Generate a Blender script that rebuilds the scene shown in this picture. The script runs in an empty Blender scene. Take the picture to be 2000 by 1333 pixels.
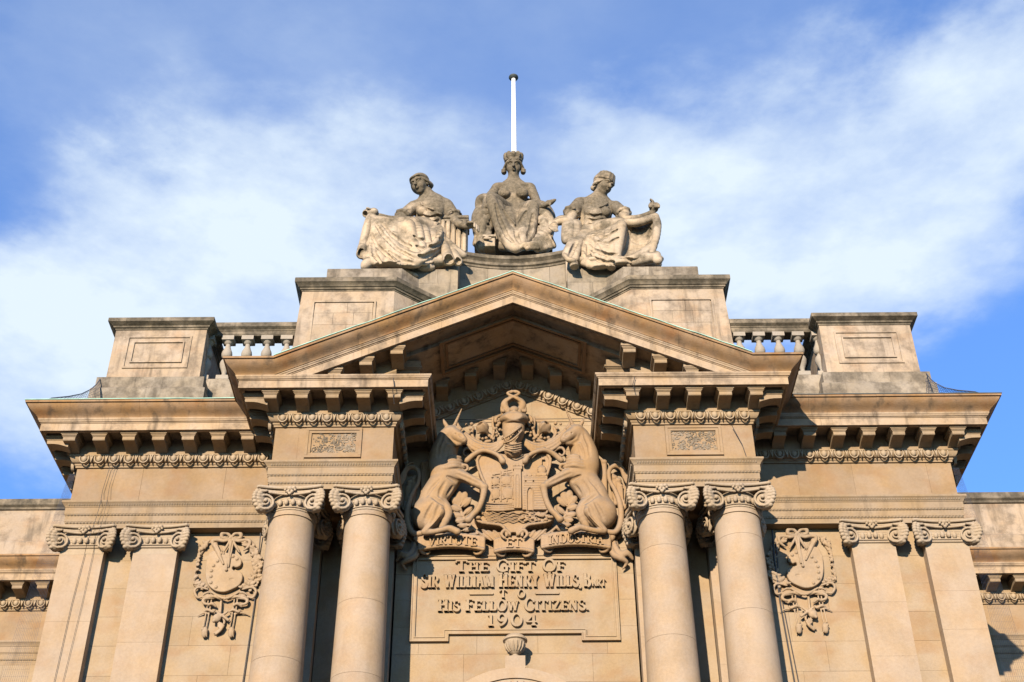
import bpy, bmesh, math, random, time
import numpy as np
from mathutils import Vector, Matrix
try:
    import openvdb
except ImportError:
    import pyopenvdb as openvdb
T0 = time.time()
R = math.radians
random.seed(7)
scene = bpy.context.scene
COL = scene.collection

# ------------------------------------------------------------------ camera
FPX, PITCH, ROLL, CX, CY = 2665.0, R(37.2), R(0.4), 1002.0, 667.0   # photograph is 2000 x 1333
GROUND = -1.65
cs, sn = math.cos(PITCH), math.sin(PITCH)
R0, U0, F0 = Vector((1, 0, 0)), Vector((0, -sn, cs)), Vector((0, cs, sn))
cr = math.cos(ROLL) * R0 - math.sin(ROLL) * U0
cu = math.sin(ROLL) * R0 + math.cos(ROLL) * U0
cam = bpy.data.cameras.new('camera')
cam.sensor_width = 36.0
cam.lens = 36.0 * FPX / 2000.0
cam.shift_x = -0.001
cam.clip_end = 5000
camo = bpy.data.objects.new('camera', cam)
m = Matrix((( cr.x, cu.x, -F0.x, 0), (cr.y, cu.y, -F0.y, 0), (cr.z, cu.z, -F0.z, 0), (0, 0, 0, 1)))
camo.matrix_world = m
COL.objects.link(camo)
scene.camera = camo

def at(px, py, Y):
    """a point of the place, Y metres in front of the street camera, seen at pixel px, py of the photograph"""
    u, v = px - CX, CY - py
    u, v = u * math.cos(ROLL) + v * math.sin(ROLL), -u * math.sin(ROLL) + v * math.cos(ROLL)
    d = (u, FPX * cs - v * sn, FPX * sn + v * cs)
    t = Y / d[1]
    return Vector((d[0] * t, Y, d[2] * t))

# ------------------------------------------------------------------ light
SUN_DIR = Vector((0.285, 1.0, -0.310)).normalized()      # the way the light travels
sun_el = math.asin(-SUN_DIR.z)
to_sun = -SUN_DIR
sun = bpy.data.lights.new('sun', 'SUN')
sun.energy = 5.0
sun.angle = R(0.5)
sun.color = (1.0, 0.87, 0.71)
suno = bpy.data.objects.new('sun', sun)
suno.rotation_euler = SUN_DIR.to_track_quat('-Z', 'Y').to_euler()
suno.location = (-8, -25, 30)
COL.objects.link(suno)

world = bpy.data.worlds.new('World')
scene.world = world
world.use_nodes = True
SKY_BLOBS = [  # photo px, py, radius (in direction units), weight : where cloud lies
    (330, 480, .10, 1.0), (560, 430, .09, 1.0), (210, 580, .11, 1.0), (60, 660, .10, .85), (430, 590, .12, 1.0), (640, 500, .10, 1.0), (130, 690, .09, .8),
    (760, 400, .08, .6), (40, 560, .07, .5), (1140, 340, .06, .6), (1130, 300, .05, .4), (1300, 440, .09, .8), (1490, 400, .10, .9), (1580, 500, .08, .8), (1400, 520, .08, .8),
    (1700, 330, .10, .85), (1850, 220, .09, .7), (1960, 120, .09, .7), (1660, 560, .06, .35), (1880, 400, .08, .45),
    (560, 60, .12, .20), (180, 150, .11, .20), (1000, 80, .12, .18), (330, 300, .07, .12), (1480, 90, .11, .12), (1850, 520, .06, .2), (80, 800, .08, .4),
    (1000, 480, .10, .5), (1990, 30, .08, .5), (650, 200, .08, .15), (1250, 560, .08, .6),
]
def build_world():
    nt = world.node_tree
    nt.nodes.clear()
    N, L = nt.nodes.new, nt.links.new
    out = N('ShaderNodeOutputWorld')
    bg = N('ShaderNodeBackground')
    bg.inputs['Strength'].default_value = 0.067
    L(bg.outputs[0], out.inputs[0])
    sky = N('ShaderNodeTexSky')
    sky.sky_type = 'NISHITA'
    sky.sun_disc = False
    sky.sun_elevation = sun_el
    sky.sun_rotation = math.atan2(to_sun.x, to_sun.y)
    sky.air_density = 1.0
    sky.dust_density = 0.0
    sky.ozone_density = 2.0
    tc = N('ShaderNodeTexCoord')
    nrm = N('ShaderNodeVectorMath'); nrm.operation = 'NORMALIZE'
    L(tc.outputs['Generated'], nrm.inputs[0])
    # ragged edges: push the direction about by wispy noise
    mp = N('ShaderNodeMapping')
    mp.inputs['Rotation'].default_value = (0, R(-28), 0)
    mp.inputs['Scale'].default_value = (1.0, 1.0, 2.1)
    L(nrm.outputs[0], mp.inputs[0])
    n1 = N('ShaderNodeTexNoise'); n1.inputs['Scale'].default_value = 5.0; n1.inputs['Detail'].default_value = 11; n1.inputs['Roughness'].default_value = 0.58
    L(mp.outputs[0], n1.inputs['Vector'])
    sub = N('ShaderNodeVectorMath'); sub.operation = 'SUBTRACT'; sub.inputs[1].default_value = (.5, .5, .5)
    L(n1.outputs['Color'], sub.inputs[0])
    scl = N('ShaderNodeVectorMath'); scl.operation = 'SCALE'; scl.inputs['Scale'].default_value = 0.25
    L(sub.outputs[0], scl.inputs[0])
    add = N('ShaderNodeVectorMath'); add.operation = 'ADD'
    L(nrm.outputs[0], add.inputs[0]); L(scl.outputs[0], add.inputs[1])
    acc = None
    for (px, py, rad, w) in SKY_BLOBS:
        d = at(px, py, 1.0).normalized()
        dist = N('ShaderNodeVectorMath'); dist.operation = 'DISTANCE'
        L(add.outputs[0], dist.inputs[0]); dist.inputs[1].default_value = d
        mr = N('ShaderNodeMapRange'); mr.interpolation_type = 'SMOOTHERSTEP'
        mr.inputs['From Min'].default_value = 0.0; mr.inputs['From Max'].default_value = rad * 1.35
        mr.inputs['To Min'].default_value = w; mr.inputs['To Max'].default_value = 0
        L(dist.outputs['Value'], mr.inputs['Value'])
        if acc is None:
            acc = mr.outputs[0]
        else:
            # 1-(1-a)(1-b)
            a = N('ShaderNodeMath'); a.operation = 'SUBTRACT'; a.inputs[0].default_value = 1; L(acc, a.inputs[1])
            b = N('ShaderNodeMath'); b.operation = 'SUBTRACT'; b.inputs[0].default_value = 1; L(mr.outputs[0], b.inputs[1])
            c = N('ShaderNodeMath'); c.operation = 'MULTIPLY'; L(a.outputs[0], c.inputs[0]); L(b.outputs[0], c.inputs[1])
            e = N('ShaderNodeMath'); e.operation = 'SUBTRACT'; e.inputs[0].default_value = 1; L(c.outputs[0], e.inputs[1])
            acc = e.outputs[0]
    # the same kind of broken cloud over the rest of the sky, where the photograph does not look
    far = N('ShaderNodeTexNoise'); far.inputs['Scale'].default_value = 2.3; far.inputs['Detail'].default_value = 7
    L(mp.outputs[0], far.inputs['Vector'])
    fr = N('ShaderNodeMapRange'); fr.interpolation_type = 'SMOOTHSTEP'
    fr.inputs['From Min'].default_value = .47; fr.inputs['From Max'].default_value = .72; fr.inputs['To Max'].default_value = .5
    L(far.outputs['Fac'], fr.inputs['Value'])
    cd = N('ShaderNodeVectorMath'); cd.operation = 'DISTANCE'; cd.inputs[1].default_value = at(1000, 560, 1).normalized()
    L(nrm.outputs[0], cd.inputs[0])
    cm = N('ShaderNodeMapRange'); cm.interpolation_type = 'SMOOTHSTEP'
    cm.inputs['From Min'].default_value = .38; cm.inputs['From Max'].default_value = .6
    L(cd.outputs['Value'], cm.inputs['Value'])
    fm = N('ShaderNodeMath'); fm.operation = 'MULTIPLY'; L(fr.outputs[0], fm.inputs[0]); L(cm.outputs[0], fm.inputs[1])
    mx = N('ShaderNodeMath'); mx.operation = 'MAXIMUM'; L(acc, mx.inputs[0]); L(fm.outputs[0], mx.inputs[1])
    # thin wisps
    n2 = N('ShaderNodeTexNoise'); n2.inputs['Scale'].default_value = 9; n2.inputs['Detail'].default_value = 9; n2.inputs['Roughness'].default_value = .6
    L(mp.outputs[0], n2.inputs['Vector'])
    w2 = N('ShaderNodeMapRange'); w2.inputs['From Min'].default_value = .3; w2.inputs['From Max'].default_value = .75; w2.inputs['To Min'].default_value = .62; w2.inputs['To Max'].default_value = 1.35
    L(n2.outputs['Fac'], w2.inputs['Value'])
    mm = N('ShaderNodeMath'); mm.operation = 'MULTIPLY'; mm.use_clamp = True; L(mx.outputs[0], mm.inputs[0]); L(w2.outputs[0], mm.inputs[1])
    # veil: a little milk everywhere
    ve = N('ShaderNodeMapRange'); ve.inputs['To Min'].default_value = VEIL; ve.inputs['To Max'].default_value = 0.97
    L(mm.outputs[0], ve.inputs['Value'])
    tint = N('ShaderNodeMix'); tint.data_type = 'RGBA'; tint.blend_type = 'MULTIPLY'; tint.inputs['Factor'].default_value = 1
    L(sky.outputs[0], tint.inputs['A']); tint.inputs['B'].default_value = SKYTINT
    mix = N('ShaderNodeMix'); mix.data_type = 'RGBA'
    L(ve.outputs[0], mix.inputs['Factor']); L(tint.outputs['Result'], mix.inputs['A'])
    mix.inputs['B'].default_value = CLOUD
    L(mix.outputs['Result'], bg.inputs['Color'])
VEIL = 0.10
SKYTINT = (.66, 1.42, 2.45, 1)
CLOUD = (6.2, 7.1, 7.9, 1)
build_world()
scene.view_settings.view_transform = 'Standard'
scene.view_settings.look = 'None'
scene.view_settings.exposure = 1.0
scene.view_settings.gamma = 1.0
scene.view_settings.use_curve_mapping = False
scene.render.engine = 'CYCLES'
scene.cycles.max_bounces = 4
scene.cycles.diffuse_bounces = 1

# ------------------------------------------------------------------ helpers
def wm(o):
    mt = o.matrix_basis.copy() if o.parent is None else wm(o.parent) @ o.matrix_parent_inverse @ o.matrix_basis
    return mt
def par(o, p):
    if p is not None:
        o.parent = p
        o.matrix_parent_inverse = wm(p).inverted()
    return o
def tag(o, label=None, cat=None, group=None, kind=None):
    if label: o['label'] = label
    if cat: o['category'] = cat
    if group: o['group'] = group
    if kind: o['kind'] = kind
    return o
def empty(name, loc, label=None, cat=None, group=None):
    o = bpy.data.objects.new(name, None)
    o.location = loc
    o.empty_display_size = .2
    COL.objects.link(o)
    return tag(o, label, cat, group)
def mesh_of(name, verts, faces, mat, smooth=None):
    me = bpy.data.meshes.new(name)
    me.from_pydata([tuple(v) for v in verts], [], faces)
    me.validate()
    me.materials.append(mat)
    if smooth is not None:
        me.shade_smooth()
        me.set_sharp_from_angle(angle=R(smooth))
    return me
def link(name, me, parent=None, loc=None, rot=None, scale=None):
    o = bpy.data.objects.new(name, me)
    if loc is not None: o.location = loc
    if rot is not None: o.rotation_euler = rot
    if scale is not None: o.scale = scale
    COL.objects.link(o)
    return par(o, parent)
def mk(name, verts, faces, mat, parent=None, smooth=None):
    return link(name, mesh_of(name, verts, faces, mat, smooth), parent)
class MB:
    """collects simple shapes into one mesh"""
    def __init__(s): s.v, s.f = [], []
    def box(s, x0, x1, y0, y1, z0, z1, shear=0.0):
        b = len(s.v)
        for x in (x0, x1):
            for y in (y0, y1):
                for z in (z0, z1):
                    s.v.append((x, y, z + shear * x))
        s.f += [tuple(b + i for i in q) for q in ((0, 1, 3, 2), (4, 6, 7, 5), (0, 4, 5, 1), (2, 3, 7, 6), (0, 2, 6, 4), (1, 5, 7, 3))]
        return s
    def prism(s, pts, y0, y1):
        """polygon of (x, z) drawn counter-clockwise seen from the street, pushed from y0 (front) back to y1"""
        b, n = len(s.v), len(pts)
        for (x, z) in pts: s.v.append((x, y0, z))
        for (x, z) in pts: s.v.append((x, y1, z))
        s.f.append(tuple(b + i for i in range(n)))
        s.f.append(tuple(b + n + i for i in reversed(range(n))))
        for i in range(n):
            j = (i + 1) % n
            s.f.append((b + i, b + n + i, b + n + j, b + j))
        return s
    def lathe(s, prof, cx=0, cy=0, seg=24, cap=True):
        b = len(s.v)
        for (r, z) in prof:
            for k in range(seg):
                a = 2 * math.pi * k / seg
                s.v.append((cx + r * math.cos(a), cy + r * math.sin(a), z))
        for i in range(len(prof) - 1):
            for k in range(seg):
                k2 = (k + 1) % seg
                s.f.append((b + i * seg + k, b + i * seg + k2, b + (i + 1) * seg + k2, b + (i + 1) * seg + k))
        if cap:
            s.f.append(tuple(b + k for k in reversed(range(seg))))
            s.f.append(tuple(b + (len(prof) - 1) * seg + k for k in range(seg)))
        return s
    def tube(s, pts, r, seg=6):
        pts = [Vector(p) for p in pts]
        b = len(s.v); n = len(pts)
        for i, p in enumerate(pts):
            d = (pts[min(i + 1, n - 1)] - pts[max(i - 1, 0)]).normalized()
            u = d.cross(Vector((0, 1, 0.02))).normalized(); w = d.cross(u).normalized()
            rr = r[i] if isinstance(r, (list, tuple)) else r
            for k in range(seg):
                a = 2 * math.pi * k / seg
                s.v.append(tuple(p + u * (rr * math.cos(a)) + w * (rr * math.sin(a))))
        for i in range(n - 1):
            for k in range(seg):
                k2 = (k + 1) % seg
                s.f.append((b + i * seg + k, b + i * seg + k2, b + (i + 1) * seg + k2, b + (i + 1) * seg + k))
        s.f.append(tuple(b + k for k in reversed(range(seg))))
        s.f.append(tuple(b + (n - 1) * seg + k for k in range(seg)))
        return s
    def mesh(s, name, mat, smooth=None): return mesh_of(name, s.v, s.f, mat, smooth)
    def build(s, name, mat, parent=None, smooth=None, kind=None):
        o = link(name, s.mesh(name, mat, smooth), parent)
        if kind: o['kind'] = kind
        return o
def sweep(path, prof, name, mat, parent=None, smooth=30, kind=None, ends=True):
    """profile of (outward, height) pairs carried along a path of (x, y, lift) points; outward is to the right of the way"""
    n = len(path)
    P = [Vector((p[0], p[1])) for p in path]
    lift = [p[2] if len(p) > 2 else 0.0 for p in path]
    offs = []
    for i in range(n):
        d1 = (P[i] - P[i - 1]).normalized() if i > 0 else None
        d2 = (P[i + 1] - P[i]).normalized() if i < n - 1 else None
        if d1 is None: d1 = d2
        if d2 is None: d2 = d1
        n1, n2 = Vector((d1.y, -d1.x)), Vector((d2.y, -d2.x))
        mm = n1 + n2
        mm = mm / (mm.dot(n1)) if mm.length > 1e-6 else n1
        offs.append(mm)
    v, f = [], []
    k = len(prof)
    for i in range(n):
        for (p, z) in prof:
            q = P[i] + offs[i] * p
            v.append((q.x, q.y, z + lift[i]))
    for i in range(n - 1):
        for j in range(k - 1):
            f.append((i * k + j, (i + 1) * k + j, (i + 1) * k + j + 1, i * k + j + 1))
    if ends:
        f.append(tuple(range(k - 1, -1, -1)))
        f.append(tuple((n - 1) * k + j for j in range(k)))
    o = mk(name, v, f, mat, parent, smooth)
    if kind: o['kind'] = kind
    return o

def sweep_stones(path, prof, core_name, name, mat, parent=None, length=1.25, gap=.003, seed=1, jit=.0015, smooth=30):
    """the same moulding cut into separate stones over a core that shows only in the joints"""
    rr = random.Random(seed)
    cen_p = sum(p for p, z in prof) / len(prof); zs = [z for p, z in prof]; zm = (min(zs) + max(zs)) / 2
    core = sweep(path, [(p - .012, zm + (z - zm) * .985) for p, z in prof], core_name, mat, parent, smooth, ends=False)
    n = len(path)
    P = [Vector((p[0], p[1])) for p in path]; lift = [p[2] if len(p) > 2 else 0.0 for p in path]
    dirs = [(P[i + 1] - P[i]).normalized() for i in range(n - 1)]
    nor = [Vector((d.y, -d.x)) for d in dirs]
    def off(i):
        a = nor[max(i - 1, 0)]; b = nor[min(i, n - 2)]
        m_ = a + b; return m_ / m_.dot(a) if m_.length > 1e-6 else a
    # stations: (point, offset, lift, break here?)
    st = [(P[0], off(0), lift[0], False)]
    for i in range(n - 1):
        L_ = (P[i + 1] - P[i]).length
        if L_ > length * 1.3 and L_ < 9:
            k = max(2, round(L_ / length)); cuts = [(j + rr.uniform(-.12, .12)) / k for j in range(1, k)]
            for t in cuts: st.append((P[i].lerp(P[i + 1], t), nor[i], lift[i] + (lift[i + 1] - lift[i]) * t, dirs[i]))
        st.append((P[i + 1], off(i + 1), lift[i + 1], False))
    seg = []; cur = []
    for q in st:
        if q[3] is not False:
            cur.append((q[0] - q[3] * gap / 2, q[1], q[2])); seg.append(cur); cur = [(q[0] + q[3] * gap / 2, q[1], q[2])]
        else: cur.append(q[:3])
    seg.append(cur)
    k = len(prof)
    for sg in seg:
        dz, dp = rr.uniform(-jit, jit), rr.uniform(0, jit)
        v, f = [], []
        for (pt, of, lf) in sg:
            for (p, z) in prof:
                q = pt + of * (p + dp); v.append((q.x, q.y, z + lf + dz))
        for i in range(len(sg) - 1):
            for j in range(k - 1): f.append((i * k + j, (i + 1) * k + j, (i + 1) * k + j + 1, i * k + j + 1))
        f.append(tuple(range(k - 1, -1, -1))); f.append(tuple((len(sg) - 1) * k + j for j in range(k)))
        mk(name, v, f, mat, core, smooth)
    return core

# ------------------------------------------------------------------ materials
def stone(name, base, tone=.05, patch=.12, grime=0.0, grime_col=(0.022, 0.019, 0.015), streak=0.0, up=0.0, rust=0.0, bump=.25, bscale=60, rough=.9, level=.5, pale=0.0, sharp=.12, upr=(-.15, .75), zg=None, gsc=2.6):
    mt = bpy.data.materials.new(name)
    mt.use_nodes = True
    nt = mt.node_tree; N, L = nt.nodes.new, nt.links.new
    bs = nt.nodes['Principled BSDF']
    bs.inputs['Roughness'].default_value = rough
    bs.inputs['Specular IOR Level'].default_value = .2
    geo = N('ShaderNodeNewGeometry'); oi = N('ShaderNodeObjectInfo')
    def noise(scale, detail=6, ro=.55, sc=(1, 1, 1)):
        mp = N('ShaderNodeMapping'); mp.inputs['Scale'].default_value = sc
        L(geo.outputs['Position'], mp.inputs[0])
        n = N('ShaderNodeTexNoise'); n.inputs['Scale'].default_value = scale; n.inputs['Detail'].default_value = detail; n.inputs['Roughness'].default_value = ro
        L(mp.outputs[0], n.inputs['Vector'])
        return n.outputs['Fac']
    def rng(sock, a, b, c, d, smooth=True):
        r = N('ShaderNodeMapRange'); r.interpolation_type = 'SMOOTHSTEP' if smooth else 'LINEAR'
        r.inputs['From Min'].default_value = a; r.inputs['From Max'].default_value = b
        r.inputs['To Min'].default_value = c; r.inputs['To Max'].default_value = d
        L(sock, r.inputs['Value']); return r.outputs[0]
    def math_(op, a, b, clamp=False):
        q = N('ShaderNodeMath'); q.operation = op; q.use_clamp = clamp
        for i, s in enumerate((a, b)):
            if isinstance(s, (int, float)): q.inputs[i].default_value = s
            else: L(s, q.inputs[i])
        return q.outputs[0]
    def mixc(fac, A, B):
        q = N('ShaderNodeMix'); q.data_type = 'RGBA'
        if isinstance(fac, (int, float)): q.inputs['Factor'].default_value = fac
        else: L(fac, q.inputs['Factor'])
        for s, nm in ((A, 'A'), (B, 'B')):
            if isinstance(s, tuple): q.inputs[nm].default_value = (*s, 1)
            else: L(s, q.inputs[nm])
        return q.outputs['Result']
    hsv = N('ShaderNodeHueSaturation'); hsv.inputs['Color'].default_value = (*base, 1)
    v1 = rng(oi.outputs['Random'], 0, 1, 1 - tone, 1 + tone, False)
    v2 = rng(noise(1.3, 5), .3, .7, 1 - patch, 1 + patch)
    v3 = rng(noise(22, 6, .65), .3, .7, .94, 1.06)
    L(math_('MULTIPLY', math_('MULTIPLY', v1, v2), v3), hsv.inputs['Value'])
    L(rng(noise(2.1, 4), .3, .7, .9, 1.1), hsv.inputs['Saturation'])
    col = hsv.outputs[0]
    if rust:
        rs = rng(noise(1.7, 5, .5, (1.0, 1.0, 1.6)), .50, .68, 0, rust)
        col = mixc(rs, col, (base[0] * .86, base[1] * .62, base[2] * .42))
    if pale:
        ps = rng(noise(1.1, 5, .5, (1.7, 1.7, .5)), .52, .66, 0, pale)
        col = mixc(ps, col, (base[0] * 1.15, base[1] * 1.22, base[2] * 1.35))
    if streak:
        st = rng(noise(1.0, 7, .62, (5.0, 5.0, .55)), .50, .72, 0, streak)
        col = mixc(st, col, grime_col)
    if grime or up:
        gn = noise(gsc, 9, .64)
        if zg:      # lichen and soot lie on the upper parts, rain keeps the lower ones pale
            sz = N('ShaderNodeSeparateXYZ'); L(geo.outputs['Position'], sz.inputs[0])
            gn = math_('ADD', gn, rng(sz.outputs['Z'], zg[0], zg[1], -zg[2], zg[2]))
        g = rng(gn, level - sharp, level + sharp, 0, grime)
        if up:
            sep = N('ShaderNodeSeparateXYZ'); L(geo.outputs['Normal'], sep.inputs[0])
            u_ = rng(sep.outputs['Z'], upr[0], upr[1], 0, 1)
            u2 = rng(noise(4.5, 7, .6), .25, .62, .35, up)
            g = math_('MAXIMUM', g, math_('MULTIPLY', u_, u2), True)
        fine = rng(noise(14, 8, .7), .3, .7, .75, 1.1)
        g = math_('MULTIPLY', g, fine, True)
        col = mixc(g, col, grime_col)
    L(col, bs.inputs['Base Color'])
    bp = N('ShaderNodeBump'); bp.inputs['Strength'].default_value = bump; bp.inputs['Distance'].default_value = .02
    h = math_('ADD', noise(bscale, 6, .6), math_('MULTIPLY', noise(9, 5, .6), 1.2))
    L(h, bp.inputs['Height']); L(bp.outputs[0], bs.inputs['Normal'])
    return mt
M = {}
M['wall'] = stone('bath_stone_wall', (0.257, 0.184, 0.110), tone=.045, patch=.08, rust=.35, pale=.3)
M['frieze'] = stone('bath_stone_frieze', (0.228, 0.154, 0.088), tone=.04, patch=.10, rust=.30, pale=.25)
M['mould'] = stone('bath_stone_moulding', (0.249, 0.175, 0.103), tone=.03, patch=.08, streak=.25, grime=.10)
M['corona'] = stone('bath_stone_corona', (0.318, 0.226, 0.141), tone=.05, patch=.08, streak=.7, grime=.6, grime_col=(.055, .042, .030), level=.56, pale=.3)
M['cyma'] = stone('ochre_stone_cyma', (.245, .148, .074), tone=.10, patch=.14, streak=.8, grime=.45, rust=.6, grime_col=(.075, .055, .036), level=.58, pale=.5)
M['soffit'] = stone('shaded_ochre_soffit', (0.192, 0.116, 0.060), patch=.1, rust=.3)  # ochre stone, base colour lowered to deepen the shade on undersides
M['shaft'] = stone('pale_stone_shaft', (0.283, 0.205, 0.132), tone=.028, patch=.07, pale=.3, rust=.15, streak=.06)
M['carved'] = stone('carved_stone', (0.308, 0.232, 0.152), tone=.03, patch=.10, grime=.2, up=.25, grime_col=(0.096, 0.072, 0.052))
M['scroll'] = stone('sooty_scrollwork', (0.240, 0.188, 0.132), tone=.03, patch=.10, grime=.9, up=.4, grime_col=(0.080, 0.064, 0.044), level=.46)
M['relief'] = stone('relief_stone', (.268, .172, .092), tone=.03, patch=.08, up=.95, upr=(-.05, .55), grime=.2, grime_col=(.125, .105, .088), bump=.15)
M['attic'] = stone('weathered_attic_stone', (0.311, 0.234, 0.160), tone=.06, patch=.10, streak=.75, grime=.70, rust=.35, grime_col=(0.100, 0.076, 0.053), level=.55)
M['drum'] = stone('streaked_attic_stone', (0.238, 0.190, 0.134), tone=.04, patch=.08, streak=.95, grime=.65, grime_col=(0.086, 0.071, 0.050), level=.55)
M['cap'] = stone('sooty_coping_stone', (0.224, 0.176, 0.120), tone=.05, patch=.15, streak=.85, grime=.95, up=.85, grime_col=(0.062, 0.051, 0.035), level=.45)
M['plinth'] = stone('sooty_plinth_stone', (0.248, 0.200, 0.144), tone=.08, patch=.14, streak=.8, grime=.8, grime_col=(0.070, 0.056, 0.040), level=.50)
M['statue'] = stone('weathered_statue_stone', (.375, .288, .195), patch=.06, grime=.88, up=.9, streak=.35, grime_col=(.066, .054, .034), level=.50, sharp=.10, upr=(-.05, .55), bump=.3, zg=(18.9, 21.2, .10), gsc=1.7)
M['baluster'] = stone('pale_baluster_stone', (0.253, 0.214, 0.166), tone=.05, patch=.08, grime=.25, grime_col=(0.102, 0.081, 0.061), level=.6)
M['shade'] = stone('recess_stone', (0.118, 0.087, 0.059), patch=.1)
M['ground'] = stone('asphalt', (.042, .04, .038), patch=.1)
def plain(name, col, rough=.6, metal=0, var=.1):
    mt = bpy.data.materials.new(name); mt.use_nodes = True
    nt = mt.node_tree; b = nt.nodes['Principled BSDF']
    b.inputs['Roughness'].default_value = rough; b.inputs['Metallic'].default_value = metal
    geo = nt.nodes.new('ShaderNodeNewGeometry'); n = nt.nodes.new('ShaderNodeTexNoise'); n.inputs['Scale'].default_value = 5; n.inputs['Detail'].default_value = 6
    nt.links.new(geo.outputs['Position'], n.inputs['Vector'])
    h = nt.nodes.new('ShaderNodeHueSaturation'); h.inputs['Color'].default_value = (*col, 1)
    r = nt.nodes.new('ShaderNodeMapRange'); r.inputs['From Min'].default_value = .3; r.inputs['From Max'].default_value = .7; r.inputs['To Min'].default_value = 1 - var; r.inputs['To Max'].default_value = 1 + var
    nt.links.new(n.outputs['Fac'], r.inputs['Value']); nt.links.new(r.outputs[0], h.inputs['Value']); nt.links.new(h.outputs[0], b.inputs['Base Color'])
    return mt
M['copper'] = plain('verdigris_copper', (0.240, 0.416, 0.320), .7, 0, .25)
M['lead'] = plain('dark_lead', (0.040, 0.048, 0.044), .6, 0, .3)
M['wire'] = plain('dark_cable', (0.028, 0.024, 0.022), .7)
M['net'] = plain('dark_net_cord', (0.040, 0.048, 0.072), .8)
M['white'] = plain('white_pole_paint', (.80, .78, .75), .45, 0, .04)
M['glass'] = plain('dark_window_glass', (0.016, 0.016, 0.020), .1)
# ------------------------------------------------------------------ the setting
grd = MB(); grd.v = [(-400, -300, GROUND), (400, -300, GROUND), (400, 500, GROUND), (-400, 500, GROUND)]; grd.f = [(0, 1, 2, 3)]
tag(grd.build('ground', M['ground']), 'dark asphalt street in front of the museum', kind='structure')

B = empty('museum_building', (0, 24, GROUND), 'tan Bath stone museum front with paired columns, open pediment and heavy modillion cornice', 'building')

ZA, ZF, ZB, ZC = 12.05, 12.57, 13.33, 13.735      # underside of architrave, frieze, bed mould, corona
YP, YW, YB = 20.0, 21.3, 21.5                     # portico front, pilaster front, wall face
XO, XI, XE = 4.18, 2.10, 8.0                      # ressaut outer, inner, end of the block
SL = 0.45                                         # slope of the pediment
LIFT = SL * XO

UNIT = MB().box(-.5, .5, 0, 1, -.5, .5)
_unit = {}
def unit(mat):
    if mat.name not in _unit: _unit[mat.name] = UNIT.mesh('stone_block', mat)
    return _unit[mat.name]
def block(parent, x0, x1, z0, z1, y, mat, depth=.12, name='stone_block'):
    return link(name, unit(mat), parent, ((x0 + x1) / 2, y, (z0 + z1) / 2), None, (x1 - x0, depth, z1 - z0))
def ashlar(parent, x0, x1, z0, z1, y, mat, course=.42, length=.95, gap=.004, seed=0, depth=.12, jog=.0025):
    """courses of separate stones with open joints"""
    rr = random.Random(seed + int(x0 * 31) + int(z1 * 17))
    n = max(1, round((z1 - z0) / course)); h = (z1 - z0) / n
    for i in range(n):
        a, b = z0 + i * h, z0 + (i + 1) * h
        x = x0; first = True
        while x < x1 - 1e-4:
            w = length * rr.uniform(.75, 1.25)
            if first and i % 2: w *= .5
            first = False
            e = x + w
            if x1 - e < length * .35: e = x1
            block(parent, x + gap / 2 * (x > x0), e - gap / 2 * (e < x1), a + gap / 2, b - gap / 2, y + rr.uniform(0, jog), mat, depth)
            x = e

# main walls: a dark core well behind the stones, then the stones
core = MB()
core.box(-XE + .15, XE - .15, 22.6, 34, GROUND, 14.0)
for s in (-1, 1):
    xa, xb = sorted((s * 4.24, s * (XE - .15)))
    core.box(xa, xb, YB + .1, 22.6, GROUND, 14.0)
core.box(-2.06, 2.06, YB + .1, 22.6, GROUND, 14.2)
core.build('wall_core', M['shade'], B)

zlow = 7.2
for s in (-1, 1):
    w = MB()
    xa, xb = sorted((s * 4.2, s * (XE - .10)))
    w.box(xa, xb, YB + .02, YB + .10, GROUND, ZA + .3)
    wo = w.build('wall', M['wall'], B)
    # bays of wall behind the pilasters
    for (p, q) in ((4.21, 5.93), (6.69, 7.22)):
        a, b = sorted((s * p, s * q))
        ashlar(wo, a, b, zlow, ZA - .004, YB, M['wall'], .55, 1.0, seed=3, gap=.0035)
    # flank of the block
    fl = MB()
    a, b = sorted((s * (XE - .09), s * (XE - .02)))
    fl.box(a, b, YB + .05, 34, GROUND, ZB + .2)
    fl.build('wall', M['wall'], B)
w = MB(); w.box(-2.0, 2.0, YB + .02, YB + .10, GROUND, 15.9)
wc = w.build('wall', M['wall'], B)
ashlar(wc, -2.08, 2.08, zlow, 13.2, YB, M['wall'], .5, 1.15, seed=5, gap=.0035)
# tympanum stones under the raking bed mould
for i, (za, zb) in enumerate(((13.2, 13.75), (13.75, 14.3), (14.3, 14.85), (14.85, 15.25))):
    xr = min(2.08, (15.22 - za) / SL)
    xt = min(2.08, (15.22 - zb) / SL)
    cuts = [-xr, -.62 - .3 * (i % 2), .35 + .3 * (i % 2), xr] if xr > 1 else [-xr, 0.003, xr]
    for a, b in zip(cuts[:-1], cuts[1:]):
        top = [(x, min(zb, 15.22 - SL * abs(x)) - .003) for x in (b - .002, max(a, min(b, xt)), max(a, min(b, -xt)), a + .002)]
        pts = [(a + .002, za + .002), (b - .002, za + .002)]
        for t in top:
            if abs(t[0] - pts[-1][0]) + abs(t[1] - pts[-1][1]) > .01: pts.append(t)
        MB().prism(pts, YB + .001 * i, YB + .12).build('stone_block', M['wall'], wc)

# dark slots between the rear pilasters of each pair
for s in (-1, 1):
    a, b = sorted((s * 2.9, s * 3.39))
    MB().box(a, b, YB + .02, YB + .3, GROUND, ZA).build('wall', M['wall'], B)

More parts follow.
